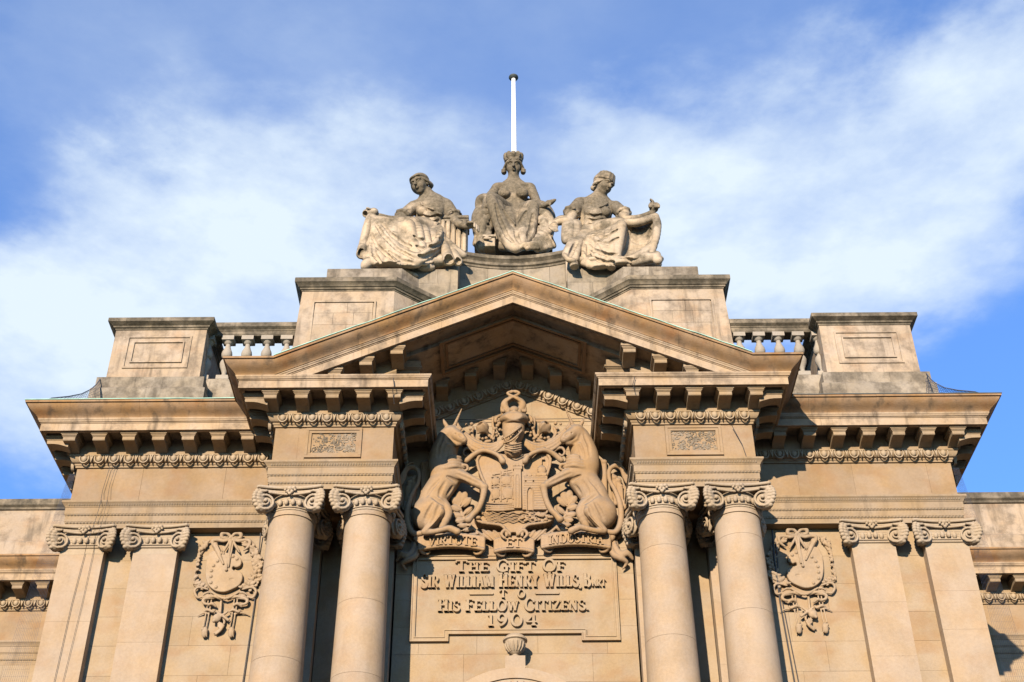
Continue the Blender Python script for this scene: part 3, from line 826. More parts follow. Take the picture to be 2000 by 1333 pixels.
# ------------------------------------------------------------------ carving: solids blended on a fine grid, then skinned
class Vol:
    def __init__(s, lo, hi, h):
        s.h = h; s.lo = np.array(lo, np.float32)
        s.n = [int(math.ceil((hi[i] - lo[i]) / h)) + 1 for i in range(3)]
        s.F = np.full(s.n, .25, np.float32)
        s.ax = [(s.lo[i] + np.arange(s.n[i], dtype=np.float32) * h) for i in range(3)]
    def _win(s, lo, hi):
        sl = []
        for i in range(3):
            a = int(max(0, math.floor((lo[i] - s.lo[i]) / s.h))); b = int(min(s.n[i], math.ceil((hi[i] - s.lo[i]) / s.h) + 1))
            if b <= a: return None, None
            sl.append(slice(a, b))
        g = (s.ax[0][sl[0]][:, None, None], s.ax[1][sl[1]][None, :, None], s.ax[2][sl[2]][None, None, :])
        return tuple(sl), g
    def _put(s, sl, d, k, mode):
        F = s.F[sl]
        if mode == 'add':
            if k > 0:
                hh = np.maximum(k - np.abs(F - d), 0) / k
                s.F[sl] = np.minimum(F, d) - hh * hh * k * .25
            else: s.F[sl] = np.minimum(F, d)
        elif mode == 'cut':
            if k > 0:
                hh = np.maximum(k - np.abs(F + d), 0) / k
                s.F[sl] = np.maximum(F, -d) + hh * hh * k * .25
            else: s.F[sl] = np.maximum(F, -d)
    def cone(s, a, b, r1, r2=None, k=.02, mode='add', sq=None):
        """tapered rod; sq = (x, y, z) stretch of its section about the rod"""
        if r2 is None: r2 = r1
        a = np.array(a, np.float32); b = np.array(b, np.float32)
        m = max(r1, r2) * (max(sq) if sq else 1) + k + 2 * s.h
        sl, g = s._win(np.minimum(a, b) - m, np.maximum(a, b) + m)
        if sl is None: return s
        ab = b - a; L2 = float(ab @ ab) + 1e-9
        px, py, pz = g[0] - a[0], g[1] - a[1], g[2] - a[2]
        t = np.clip((px * ab[0] + py * ab[1] + pz * ab[2]) / L2, 0, 1)
        dx, dy, dz = px - t * ab[0], py - t * ab[1], pz - t * ab[2]
        if sq:
            dx, dy, dz = dx / sq[0], dy / sq[1], dz / sq[2]
            d = (np.sqrt(dx * dx + dy * dy + dz * dz) - (r1 + (r2 - r1) * t)) * min(sq)
        else:
            d = np.sqrt(dx * dx + dy * dy + dz * dz) - (r1 + (r2 - r1) * t)
        s._put(sl, d, k, mode); return s
    def ball(s, c, r, k=.02, mode='add'):
        return s.ell(c, (r, r, r), None, k, mode)
    def ell(s, c, r, rot=None, k=.02, mode='add'):
        c = np.array(c, np.float32); r = np.array(r, np.float32)
        m = float(r.max()) + k + 2 * s.h
        sl, g = s._win(c - m, c + m)
        if sl is None: return s
        x, y, z = g[0] - c[0], g[1] - c[1], g[2] - c[2]
        if rot is not None:
            Rm = np.array(rot, np.float32)     # columns: local axes
            x, y, z = (x * Rm[0, 0] + y * Rm[1, 0] + z * Rm[2, 0], x * Rm[0, 1] + y * Rm[1, 1] + z * Rm[2, 1], x * Rm[0, 2] + y * Rm[1, 2] + z * Rm[2, 2])
        k0 = np.sqrt((x / r[0]) ** 2 + (y / r[1]) ** 2 + (z / r[2]) ** 2)
        k1 = np.sqrt((x / r[0] ** 2) ** 2 + (y / r[1] ** 2) ** 2 + (z / r[2] ** 2) ** 2) + 1e-6
        s._put(sl, k0 * (k0 - 1) / k1, k, mode); return s
    def box(s, c, hs, rot=None, k=.01, mode='add', rd=0.0):
        c = np.array(c, np.float32); hs = np.array(hs, np.float32) - rd
        m = float(np.linalg.norm(hs)) + k + rd + 2 * s.h
        sl, g = s._win(c - m, c + m)
        if sl is None: return s
        x, y, z = g[0] - c[0], g[1] - c[1], g[2] - c[2]
        if rot is not None:
            Rm = np.array(rot, np.float32)
            x, y, z = (x * Rm[0, 0] + y * Rm[1, 0] + z * Rm[2, 0], x * Rm[0, 1] + y * Rm[1, 1] + z * Rm[2, 1], x * Rm[0, 2] + y * Rm[1, 2] + z * Rm[2, 2])
        qx, qy, qz = np.abs(x) - hs[0], np.abs(y) - hs[1], np.abs(z) - hs[2]
        d = np.sqrt(np.maximum(qx, 0) ** 2 + np.maximum(qy, 0) ** 2 + np.maximum(qz, 0) ** 2) + np.minimum(np.maximum(qx, np.maximum(qy, qz)), 0) - rd
        s._put(sl, d, k, mode); return s
    def path(s, pts, r, k=.012, mode='add', sub=4, sq=None):
        """rod along a smooth curve; r a number or one per point"""
        P = [Vector(p) for p in pts]; n = len(P)
        rr = list(r) if isinstance(r, (list, tuple)) else [r] * n
        if len(rr) != n: rr = list(np.interp(np.linspace(0, 1, n), np.linspace(0, 1, len(rr)), rr))
        Q, q = [], []
        for i in range(n - 1):
            p0, p1, p2, p3 = P[max(i - 1, 0)], P[i], P[i + 1], P[min(i + 2, n - 1)]
            for j in range(sub):
                t = j / sub
                Q.append(.5 * ((2 * p1) + (p2 - p0) * t + (2 * p0 - 5 * p1 + 4 * p2 - p3) * t * t + (3 * p1 - p0 - 3 * p2 + p3) * t ** 3))
                q.append(rr[i] + (rr[i + 1] - rr[i]) * t)
        Q.append(P[-1]); q.append(rr[-1])
        for i in range(len(Q) - 1): s.cone(Q[i], Q[i + 1], q[i], q[i + 1], k, mode, sq)
        return s
    def slab(s, poly, y0, y1, k=.01, mode='add', rd=.0):
        """(x, z) outline with thickness from y0 to y1"""
        P = np.array(poly, np.float32)
        m = k + rd + 2 * s.h
        sl, g = s._win((P[:, 0].min() - m, y0 - m, P[:, 1].min() - m), (P[:, 0].max() + m, y1 + m, P[:, 1].max() + m))
        if sl is None: return s
        X = g[0][:, 0, :]; Z = g[2][0, :, :]
        X, Z = np.broadcast_arrays(X, Z)
        d = np.full(X.shape, 1e9, np.float32); ins = np.zeros(X.shape, bool)
        n = len(P)
        for i in range(n):
            a, b = P[i], P[(i + 1) % n]
            e = b - a; wx, wz = X - a[0], Z - a[1]
            t = np.clip((wx * e[0] + wz * e[1]) / (e @ e + 1e-9), 0, 1)
            d = np.minimum(d, (wx - t * e[0]) ** 2 + (wz - t * e[1]) ** 2)
            c = (a[1] > Z) != (b[1] > Z)
            with np.errstate(divide='ignore', invalid='ignore'):
                xi = (b[0] - a[0]) * (Z - a[1]) / (b[1] - a[1] + 1e-12) + a[0]
            ins ^= c & (X < xi)
        d = np.sqrt(d); d[ins] *= -1
        d = d[:, None, :] + rd
        yy = np.abs(g[1] - (y0 + y1) / 2) - (y1 - y0) / 2 + rd
        D = np.minimum(np.maximum(d, yy), 0) + np.sqrt(np.maximum(d, 0) ** 2 + np.maximum(yy, 0) ** 2) - rd
        s._put(sl, D.astype(np.float32), k, mode); return s
    def leaf(s, a, b, w, th=.35, k=.008, bend=0.0, up=(0, -1, 0)):
        """flat pointed leaf from a to b"""
        a, b = Vector(a), Vector(b); d = b - a; L = d.length
        if L < 1e-5: return s
        u = d / L; n = Vector(up); n = (n - u * n.dot(u)).normalized(); v = u.cross(n)
        rot = [[u[i], v[i], n[i]] for i in range(3)]
        s.ell((a + b) / 2, (L / 2, w, max(w * th, .007)), rot, k)
        return s
    def object(s, name, mat, parent=None, adapt=0.0, smooth=True, flat_back=None):
        g = openvdb.FloatGrid(); g.background = .25
        F = s.F
        # close the box so no sheet is left open
        F[0], F[-1] = np.maximum(F[0], .01), np.maximum(F[-1], .01)
        F[:, 0], F[:, -1] = np.maximum(F[:, 0], .01), np.maximum(F[:, -1], .01)
        F[:, :, 0], F[:, :, -1] = np.maximum(F[:, :, 0], .01), np.maximum(F[:, :, -1], .01)
        g.copyFromArray(F.astype(np.float64) if False else F)
        out = g.convertToPolygons(isovalue=0.0, adaptivity=adapt)
        pts, tris, quads = (out if len(out) == 3 else (out[0], np.zeros((0, 3), int), out[1]))
        pts = np.asarray(pts, np.float32) * s.h + s.lo
        tris, quads = np.asarray(tris), np.asarray(quads)
        me = bpy.data.meshes.new(name)
        nv, nt_, nq = len(pts), len(tris), len(quads)
        me.vertices.add(nv); me.vertices.foreach_set('co', pts.ravel())
        lt = np.concatenate([np.full(nt_, 3), np.full(nq, 4)]).astype(np.int32)
        idx = np.concatenate([tris[:, ::-1].ravel() if nt_ else np.zeros(0, int), quads[:, ::-1].ravel() if nq else np.zeros(0, int)]).astype(np.int32)
        me.loops.add(len(idx)); me.loops.foreach_set('vertex_index', idx)
        me.polygons.add(len(lt)); me.polygons.foreach_set('loop_start', np.concatenate([[0], np.cumsum(lt)[:-1]]).astype(np.int32))
        me.update(calc_edges=True); me.validate()
        if smooth: me.shade_smooth()
        me.materials.append(mat)
        s.F = None
        if name == '_mesh': return me
        return link(name, me, parent)
def turn(px_axis, deg):
    return [[c for c in r] for r in Matrix.Rotation(R(deg), 3, px_axis)]
def basis(u, v, n): return [[u[i], v[i], n[i]] for i in range(3)]
# ------------------------------------------------------------------ capitals
def spiral(c, u, w, r0, turns, t0, hand, n=None, tr=(.030, .014)):
    """points of a volute in the plane of u (sideways) and w (up), shrinking from r0"""
    pts, rad = [], []
    n = n or int(turns * 14)
    for i in range(n + 1):
        t = i / n
        a = t0 + hand * 2 * math.pi * turns * t
        r = r0 * (1 - t) ** .95 + .028
        pts.append(Vector(c) + Vector(u) * (r * math.cos(a)) + Vector(w) * (r * math.sin(a)))
        rad.append(tr[0] + (tr[1] - tr[0]) * t)
    return pts, rad
def capital_mesh(square):
    """z=0 is the underside of the beam; the capital hangs below it"""
    V = Vol((-.62, -.64, -.53), (.62, .64, .02), .0085)
    rc = .385
    # neck and echinus
    for z in np.linspace(-.50, -.04, 12):
        r = rc if z < -.30 else rc + .06 * (z + .30) / .26
        if square: V.box((0, 0, z), (r - .005, r, .035), k=0)
        else:
            sl, g = V._win((-.6, -.6, z - .03), (.6, .6, z + .03))
            d = np.sqrt(g[0] ** 2 + g[1] ** 2) - r
            V._put(sl, np.maximum(d + 0 * g[2], np.abs(g[2] - z) - .03), 0, 'add')
    ringr = rc + .02
    def ring(z, r, t):
        if square:
            for a, b in (((-r, -r), (r, -r)), ((r, -r), (r, r)), ((-r, r), (-r, -r)), ((r, r), (-r, r))):
                V.cone((a[0], a[1], z), (b[0], b[1], z), t, k=.004)
        else:
            for i in range(28):
                a, b = 2 * math.pi * i / 28, 2 * math.pi * (i + 1) / 28
                V.cone((r * math.cos(a), r * math.sin(a), z), (r * math.cos(b), r * math.sin(b), z), t, k=.004)
    ring(-.385, rc + .012, .020); ring(-.345, rc + .022, .013)
    # eggs under the cushion
    for i in range(24):
        a = 2 * math.pi * (i + .5) / 24
        r = rc + .045
        V.ell((r * math.cos(a), r * math.sin(a), -.265), (.040, .040, .062), k=.006)
    # hollow-sided abacus in two steps
    for (z, tt, sag, tip) in ((-.022, .026, .075, .60), (-.075, .020, .085, .565)):
        for q in range(4):
            rt = Matrix.Rotation(q * math.pi / 2, 3, 'Z')
            pts = [rt @ Vector((x, -tip * .90 + sag * (1 - (x / .52) ** 2), z)) for x in np.linspace(-.52, .52, 9)]
            V.path(pts, tt, .005, sub=2, sq=(1, 1, 1.1))
    for z in (-.03, -.075): V.box((0, 0, z), (.44, .44, .028), k=.004)
    V.box((0, 0, -.012), (.50, .50, .010), k=0)
    for q in range(4):
        rt = Matrix.Rotation(q * math.pi / 2, 3, 'Z')
        # flower in the middle
        for (x, z, r) in ((0, -.05, .045), (-.06, -.035, .036), (.06, -.035, .036), (-.035, -.105, .03), (.035, -.105, .03), (0, -.145, .03), (-.085, -.075, .022), (.085, -.075, .022)):
            V.ball(rt @ Vector((x, -.50, z)), r, .006)
        for hnd in (-1, 1):
            # channel that runs from the middle into the volute
            V.path([rt @ Vector(p) for p in ((hnd * .05, -.455, -.135), (hnd * .20, -.465, -.125), (hnd * .34, -.50, -.12))], .022, .01)
            c = Vector((hnd * .405, -.475, -.285))
            yaw = R(24) * hnd
            u = Vector((math.cos(yaw) * hnd, -abs(math.sin(yaw)) * -1 * -1, 0))
            u = Vector((hnd * math.cos(R(24)), -math.sin(R(24)) * -1, 0))   # outer side swings back
            u = Vector((hnd * math.cos(R(20)), -math.sin(R(20)), 0))
            w = Vector((0, 0, 1)); nn = Vector((hnd * -math.sin(R(20)) * 1, -math.cos(R(20)), 0)).normalized()
            pts, rad = spiral(c, u, w, .166, 2.0, math.pi / 2, -1, tr=(.024, .014))
            # backing disc
            V.ell(rt @ (c + Vector((0, .045, 0))), (.165, .05, .18), basis(rt @ u, rt @ nn, rt @ w), k=.004)
            for a, b, r1, r2 in zip(pts[:-1], pts[1:], rad[:-1], rad[1:]):
                V.cone(rt @ (a + nn * .03), rt @ (b + nn * .03), r1, r2, .004)
            V.ball(rt @ (c + nn * .05), .034, .003)
            # beads in the channel of the volute
            for a in range(5):
                an = R(50 + a * 22)
                V.ball(rt @ (c + u * (.118 * math.cos(an)) * 1 + w * (.118 * math.sin(an)) + nn * .035), .016, .003)
        # corner: leaves down the edge between the two volutes
        cr_ = rt @ Vector((.545, -.545, 0))
        for i in range(7):
            t = i / 6
            z = -.11 - .33 * t
            o = .50 + .075 * math.sin(math.pi * (.18 + .8 * t))
            V.ell(rt @ Vector((o, -o, z)), (.045, .045, .034), k=.01)
            V.ell(rt @ Vector((o - .05, -o + .05, z)), (.07, .07, .04), k=.01)
    me = V.object('_mesh', M['carved'])
    me.name = 'capital'
    return me
CAPR, CAPS = capital_mesh(False), capital_mesh(True)
print('capitals', len(CAPR.polygons), len(CAPS.polygons), round(time.time() - T0, 1))

def column(cx, cy, seed):
    rr = random.Random(seed)
    zb, zt = 2.2, ZA - .49
    def rad(z):
        t = (z - zb) / (zt - zb)
        return .455 - .067 * (max(0, t - .15) / .85) ** 1.5
    # drums
    cuts = [zb + .3]
    while cuts[-1] < zt - 1.3: cuts.append(cuts[-1] + rr.uniform(1.15, 1.75))
    cuts.append(zt)
    base = MB().lathe([(.62, GROUND), (.62, 1.9), (.66, 1.9), (.66, 2.0), (.60, 2.02), (.62, 2.1), (.58, 2.16), (.52, 2.2), (.55, 2.27), (.50, 2.34), (rad(zb + .3), 2.5)], cx, cy, 40)
    co = base.build('column', M['shaft'], B, 35)
    for a, b in zip(cuts[:-1], cuts[1:]):
        n = 4
        prof = [(rad(a) - .004, a + .0005), (rad(a), a + .003)] + [(rad(a + (b - a) * i / n), a + (b - a) * i / n) for i in range(1, n)] + [(rad(b), b - .003), (rad(b) - .004, b - .0005)]
        if b == zt: prof = prof[:-1] + [(rad(b), b - .05), (rad(b) + .02, b), (rad(b) + .02, b + .08)]
        prof = [p for p in prof]
        prof.sort(key=lambda q: q[1])
        MB().lathe(prof, cx, cy, 48, cap=False).build('drum', M['shaft'], co, 35)
    link('capital', CAPR, co, (cx, cy, ZA))
YCOL = YP + .40
for s in (-1, 1):
    for c in (3.79, 2.50):
        column(s * c, YCOL, int(c * 10) + s)

def pilaster(cx, w, y, depth, seed, zbot=6.6):
    rr = random.Random(seed)
    a, b = cx - w / 2, cx + w / 2
    po = MB().box(a, b, y, y + depth, GROUND, zbot).build('pilaster', M['shaft'], B)
    z = ZA - .40
    while z > zbot + .01:
        h = min(rr.uniform(.55, 1.15), z - zbot)
        if z - h - zbot < .3: h = z - zbot
        flare = 0
        MB().box(a, b, y + rr.uniform(0, .002), y + depth, z - h + .001, z - .001).build('stone_block', M['shaft'], po)
        z -= h
    MB().box(a + .006, b - .006, y + .006, y + depth, zbot, ZA - .40).build('pilaster_core', M['shade'], po)
    link('capital', CAPS, po, (cx, y + .385, ZA))
for s in (-1, 1):
    pilaster(s * 7.60, .77, YW, .32, 41 + s)
    pilaster(s * 6.31, .77, YW, .32, 51 + s)
    pilaster(s * 3.79, .77, YW + .02, .30, 61 + s)
    pilaster(s * 2.50, .77, YW + .02, .30, 71 + s)

# ------------------------------------------------------------------ carved frieze panels of the portico
def frieze_panel(cx, seed):
    rr = random.Random(seed)
    y = YP
    fo = MB()
    x0, x1, z0, z1 = cx - .49, cx + .49, 12.67, 13.275
    t = .05
    for i, (o, pr) in enumerate(((0, .03), (.05, .016))):
        fo.box(x0 + o, x1 - o, y - pr, y + .06, z1 - o - t + .002, z1 - o); fo.box(x0 + o, x1 - o, y - pr, y + .06, z0 + o, z0 + o + t - .002)
        fo.box(x0 + o, x0 + o + t - .002, y - pr - .001, y + .06, z0 + o + t, z1 - o - t); fo.box(x1 - o - t + .002, x1 - o, y - pr - .001, y + .06, z0 + o + t, z1 - o - t)
    fo = fo.build('carved_panel', M['frieze'], B)
    MB().box(x0 + .09, x1 - .09, y + .035, y + .07, z0 + .09, z1 - .09).build('panel_back', M['scroll'], fo)
    MB().box(x0 - .13, x0 - .004, y + .003, y + .05, ZF, ZB - .03).build('stone_block', M['frieze'], fo)
    MB().box(x1 + .004, x1 + .13, y + .003, y + .05, ZF, ZB - .03).build('stone_block', M['frieze'], fo)
    MB().box(x0, x1, y + .004, y + .05, ZF, z0 - .003).build('stone_block', M['frieze'], fo)
    V = Vol((x0 + .07, y - .05, z0 + .07), (x1 - .07, y + .06, z1 - .07), .0065)
    px0, px1, pz0, pz1 = x0 + .11, x1 - .11, z0 + .11, z1 - .11
    yy = y + .015
    for i in range(80):     # tangled scrolls and leaves
        c = (rr.uniform(px0, px1), rr.uniform(pz0, pz1)); r = rr.uniform(.02, .05); t0 = rr.uniform(0, 6.3); h = rr.choice((-1, 1))
        pts = []
        for j in range(8):
            a = t0 + h * j * .62; q = r * (1 - j * .09)
            pts.append((min(max(c[0] + q * math.cos(a), px0), px1), yy + rr.uniform(-.006, .004), min(max(c[1] + q * math.sin(a), pz0), pz1)))
        V.path(pts, [.011, .007], .003, sub=2)
        V.ball((pts[-1][0], yy - .012, pts[-1][2]), .012, .003)
    for i in range(90):
        a = Vector((rr.uniform(px0, px1), yy, rr.uniform(pz0, pz1))); t0 = rr.uniform(0, 6.3)
        V.leaf(a, a + Vector((math.cos(t0) * .05, -.01, math.sin(t0) * .05)), .011, .7, .004)
    V.object('scrollwork', M['scroll'], fo)
    return fo
for s in (-1, 1): frieze_panel(s * 3.14, 5 + s)

# ------------------------------------------------------------------ lettering with serifs
def glyph_strokes(ch):
    """list of (polyline, weight) in a box 0..w by 0..1; weight 't' thick, 'n' thin, 's' serif"""
    t, n, sf = 't', 'n', 's'
    def arc(cx, cy, rx, ry, a0, a1, k=12): return [(cx + rx * math.cos(R(a0 + (a1 - a0) * i / k)), cy + ry * math.sin(R(a0 + (a1 - a0) * i / k))) for i in range(k + 1)]
    def ser(x, y, h=.17): return ([(x - h, y), (x + h, y)], sf)
    G = {
        'I': (.34, [([(.17, 0), (.17, 1)], t), ser(.17, 0), ser(.17, 1)]),
        'H': (.86, [([(.18, 0), (.18, 1)], t), ([(.68, 0), (.68, 1)], t), ([(.18, .5), (.68, .5)], n), ser(.18, 0), ser(.18, 1), ser(.68, 0), ser(.68, 1)]),
        'T': (.78, [([(.39, 0), (.39, 1)], t), ([(.04, 1), (.74, 1)], n), ([(.04, 1), (.02, .78)], n), ([(.74, 1), (.76, .78)], n), ser(.39, 0)]),
        'E': (.70, [([(.18, 0), (.18, 1)], t), ([(.04, 1), (.62, 1)], n), ([(.62, 1), (.65, .8)], n), ([(.18, .52), (.48, .52)], n), ([(.48, .62), (.48, .42)], n), ([(.04, 0), (.64, 0)], n), ([(.64, 0), (.68, .22)], n)]),
        'F': (.66, [([(.18, 0), (.18, 1)], t), ([(.04, 1), (.60, 1)], n), ([(.60, 1), (.63, .8)], n), ([(.18, .52), (.46, .52)], n), ([(.46, .62), (.46, .42)], n), ser(.18, 0)]),
        'L': (.66, [([(.18, 0), (.18, 1)], t), ([(.04, 0), (.58, 0)], n), ([(.58, 0), (.62, .25)], n), ser(.18, 1)]),
        'G': (.88, [(arc(.44, .5, .36, .5, 50, 300), t), ([(.68, .02), (.70, .42)], t), ([(.50, .42), (.84, .42)], n), ([(.68, .90), (.74, .68)], n)]),
        'C': (.82, [(arc(.44, .5, .36, .5, 48, 312), t), ([(.68, .92), (.74, .68)], n), ([(.68, .14), (.76, .26)], n)]),
        'O': (.90, [(arc(.45, .5, .37, .5, 90, 270), t), (arc(.45, .5, .37, .5, 90, -90), t)]),
        '0': (.86, [(arc(.43, .5, .33, .5, 90, 270), t), (arc(.43, .5, .33, .5, 90, -90), t)]),
        'S': (.64, [(arc(.32, .75, .22, .25, 30, 270, 10)[0:] , n), (arc(.32, .25, .25, .25, 90, -150, 10), t), ([(.52, .98), (.53, .74)], n), ([(.09, .02), (.08, .26)], n)]),
        'R': (.80, [([(.18, 0), (.18, 1)], t), ([(.04, 1), (.40, 1)], n), (arc(.38, .75, .24, .25, 90, -90, 9), t), ([(.18, .5), (.40, .5)], n), ([(.38, .5), (.70, 0)], t), ser(.18, 0), ser(.70, 0, .1)]),
        'B': (.74, [([(.18, 0), (.18, 1)], t), ([(.04, 1), (.36, 1)], n), (arc(.36, .76, .21, .24, 90, -90, 9), t), ([(.18, .52), (.38, .52)], n), (arc(.38, .26, .26, .26, 90, -90, 9), t), ([(.04, 0), (.40, 0)], n)]),
        'W': (1.14, [([(.14, 1), (.36, 0)], t), ([(.36, 0), (.57, .95)], n), ([(.55, 1), (.78, 0)], t), ([(.78, 0), (1.0, 1)], n), ser(.14, 1, .15), ser(.57, 1, .12), ser(1.0, 1, .13)]),
        'V': (.84, [([(.14, 1), (.42, 0)], t), ([(.42, 0), (.70, 1)], n), ser(.14, 1, .15), ser(.70, 1, .13)]),
        'A': (.86, [([(.16, 0), (.43, 1)], n), ([(.43, 1), (.70, 0)], t), ([(.25, .36), (.61, .36)], n), ser(.16, 0, .13), ser(.70, 0, .15)]),
        'M': (1.04, [([(.18, 0), (.18, 1)], n), ([(.18, 1), (.52, .08)], t), ([(.52, .08), (.84, 1)], n), ([(.84, 0), (.84, 1)], t), ser(.18, 0, .14), ser(.84, 0), ser(.14, 1, .1), ser(.88, 1, .1)]),
        'N': (.90, [([(.18, 0), (.18, 1)], n), ([(.18, 1), (.70, 0)], t), ([(.70, 0), (.70, 1)], n), ser(.18, 0, .14), ser(.14, 1, .1), ser(.70, 1, .14)]),
        'Y': (.80, [([(.12, 1), (.40, .48)], t), ([(.40, .48), (.68, 1)], n), ([(.40, 0), (.40, .5)], t), ser(.12, 1, .14), ser(.68, 1, .12), ser(.40, 0)]),
        'Z': (.74, [([(.08, 1), (.66, 1)], n), ([(.66, 1), (.08, 0)], t), ([(.08, 0), (.68, 0)], n), ([(.08, 1), (.07, .78)], n), ([(.68, 0), (.70, .24)], n)]),
        'U': (.86, [([(.17, 1), (.17, .35)], t), (arc(.43, .35, .26, .35, 180, 360, 10), t), ([(.69, .35), (.69, 1)], n), ser(.17, 1), ser(.69, 1, .14)]),
        'D': (.88, [([(.18, 0), (.18, 1)], t), ([(.04, 1), (.42, 1)], n), (arc(.42, .5, .35, .5, 90, -90, 12), t), ([(.04, 0), (.42, 0)], n)]),
        '1': (.44, [([(.24, 0), (.24, 1)], t), ([(.24, 1), (.06, .86)], n), ser(.24, 0, .18)]),
        '9': (.78, [(arc(.38, .70, .26, .30, 0, 360, 14), t), (arc(.10, .62, .56, .62, 8, -76, 8), t)]),
        '4': (.84, [([(.56, 0), (.56, 1)], t), ([(.56, 1), (.06, .32)], n), ([(.06, .32), (.78, .32)], n), ser(.56, 0, .16)]),
        ',': (.26, [([(.13, .08), (.07, -.16)], t)]),
        '.': (.26, [([(.13, .02), (.13, .13)], t)]),
    }
    return G[ch]
def letter(ch, x, z, h, sx, y, d, mat, parent, weight=1.0, lean=None, name='letter'):
    """one raised letter; h height, sx width factor; returns its advance"""
    w, strokes = glyph_strokes(ch)
    b = MB(); tk = {'t': .100 * weight, 'n': .058 * weight, 's': .06 * weight}
    kk = 0
    for pl, wt in strokes:
        hw = tk[wt] * h
        P = [Vector((p[0] * h * sx, p[1] * h)) for p in pl]
        if wt in 'ns':
            P = [Vector((p.x, min(max(p.y, hw), h - hw) if ch not in ',.' else p.y)) for p in P]
        L, Rr = [], []
        for i, p in enumerate(P):
            dd = (P[min(i + 1, len(P) - 1)] - P[max(i - 1, 0)]).normalized()
            nn = Vector((-dd.y, dd.x))
            e = dd * (0 if 0 < i < len(P) - 1 else (hw * .25 if wt == 'n' else 0)) * (1 if i else -1)
            thin = hw * (1 if len(P) < 4 else (.62 + .38 * abs(nn.x)))
            L.append(p + nn * thin + e); Rr.append(p - nn * thin + e)
        poly_y = y - d - .0012 * kk; kk += 1
        base = len(b.v); n = len(P)
        for q in L + Rr: b.v.append((x + q.x, poly_y, z + q.y))
        for q in L + Rr: b.v.append((x + q.x, y + .01, z + q.y))
        for i in range(n - 1):
            b.f.append((base + n + i, base + n + i + 1, base + i + 1, base + i))
            b.f.append((base + i, base + i + 1, base + 2 * n + i + 1, base + 2 * n + i))
            b.f.append((base + n + i + 1, base + n + i, base + 3 * n + i, base + 3 * n + i + 1))
        b.f.append((base, base + 2 * n, base + 3 * n, base + n)); b.f.append((base + n - 1, base + 2 * n - 1, base + 4 * n - 1, base + 3 * n - 1))
    o = b.build(name, mat, parent)
    return w * h * sx
def text_width(s, h, hs, sx, sp):
    tot = 0
    for i, (c, big) in enumerate(s):
        tot += (glyph_strokes(c)[0] * (h if big else hs) * sx if c != ' ' else h * .34 * sx) + sp
    return tot - sp
def line(txt, x0, x1, z, h, hs, y, d, mat, parent, sp=.012, weight=1.0, raise_small=0.0):
    """capitals with smaller capitals, stretched to run from x0 to x1"""
    seq = []
    for c in txt:
        if c == ' ': seq.append((' ', True))
        elif c.islower(): seq.append((c.upper(), False))
        else: seq.append((c, c not in '.,'))
    w0, w1 = text_width(seq, h, hs, 1.0, 0), text_width(seq, h, hs, 1.0, sp)
    sx = (x1 - x0 - (w1 - w0)) / w0
    x = x0
    for c, big in seq:
        if c == ' ': x += h * .34 * sx + sp; continue
        hh = h if big else hs
        x += letter(c, x, z, hh, sx, y, d, mat, parent, weight) + sp

# ------------------------------------------------------------------ the gift tablet
tab = empty('inscription_tablet', (0, YB, 9.9), 'framed stone tablet with raised lettering of the gift and 1904, under the motto ribbon', 'inscription')
fr_px = [(806, 1088), (1200, 1088), (1200, 1257), (1127, 1257), (1127, 1242), (882, 1242), (882, 1257), (806, 1257)]
FR = [(-1.785, 11.545), (1.785, 11.545), (1.785, 9.915), (1.13, 9.915), (1.13, 10.045), (-1.13, 10.045), (-1.13, 9.915), (-1.785, 9.915)]
MB().prism([(x * .999, z) for x, z in FR[::-1]], YB - .018, YB + .05).build('tablet_slab', M['wall'], tab)
def frame(pts, wid, y0, y1, name, mat, parent, hollow=True):
    """moulding that follows a closed outline inwards"""
    n = len(pts); prof = [(0, 0.0), (0, y1), (wid * .22, y1), (wid * .30, y1 * .55), (wid * .75, y1 * .62), (wid * .8, y1 * .95), (wid, y1 * .9), (wid, 0)]
    v, f = [], []
    for i in range(n):
        a, b, c = Vector(pts[i - 1]), Vector(pts[i]), Vector(pts[(i + 1) % n])
        d1, d2 = (b - a).normalized(), (c - b).normalized()
        n1, n2 = Vector((d1.y, -d1.x)), Vector((d2.y, -d2.x))
        mm = n1 + n2; mm = mm / mm.dot(n1)
        for (o, p) in prof:
            q = b + mm * o; v.append((q.x, y0 - p, q.y))
    k = len(prof)
    for i in range(n):
        j = (i + 1) % n
        for l in range(k - 1): f.append((i * k + l, j * k + l, j * k + l + 1, i * k + l + 1))
    return mk(name, v, f, mat, parent)
frame(FR, .085, YB - .017, .045, 'frame', M['wall'], tab)
yl, dl = YB - .018, .060
ML = M['wall']
def zx(px, py): p = at(px, py, yl); return p.x, p.z
LET = [('The Gift Of', 890, 1104, 1119.5, 1097, 10), ('Sir William Henry Wills, Bart', 822, 1183, 1150, 1122.5, 0), ('His Fellow Citizens.', 855, 1150, 1196, 1172, 0)]
for txt, pxa, pxb, pyb, pyt, _ in LET:
    (xa, za), (xb, zb_), (_, zt_) = zx(pxa, pyb), zx(pxb, pyb), zx((pxa + pxb) / 2, pyt)
    z = (za + zb_) / 2
    h = zt_ - z
    if 'Bart' in txt:
        xm, _z = zx(1138, pyb)
        seq = 'Sir William Henry Wills,'
        # the big words, in letters of nearly full height
        line(seq, xa, xm - .02, z, h, h * .86, yl, dl, ML, tab, .010, .9)
        line('B', xm + .022, xm + .140, z, h, h, yl, dl, ML, tab, .004, .9)
        line('ART', xm + .16, xb, z + h * .02, h * .50, h * .50, yl, dl, ML, tab, .008, .95)
    else:
        line(txt, xa, xb, z, h, h * .84, yl, dl, ML, tab, .012 if 'Gift' not in txt else .02)
(xa, z), (xb, _), (_, zt_) = zx(974, 1171), zx(1030, 1171), zx(1003, 1155)
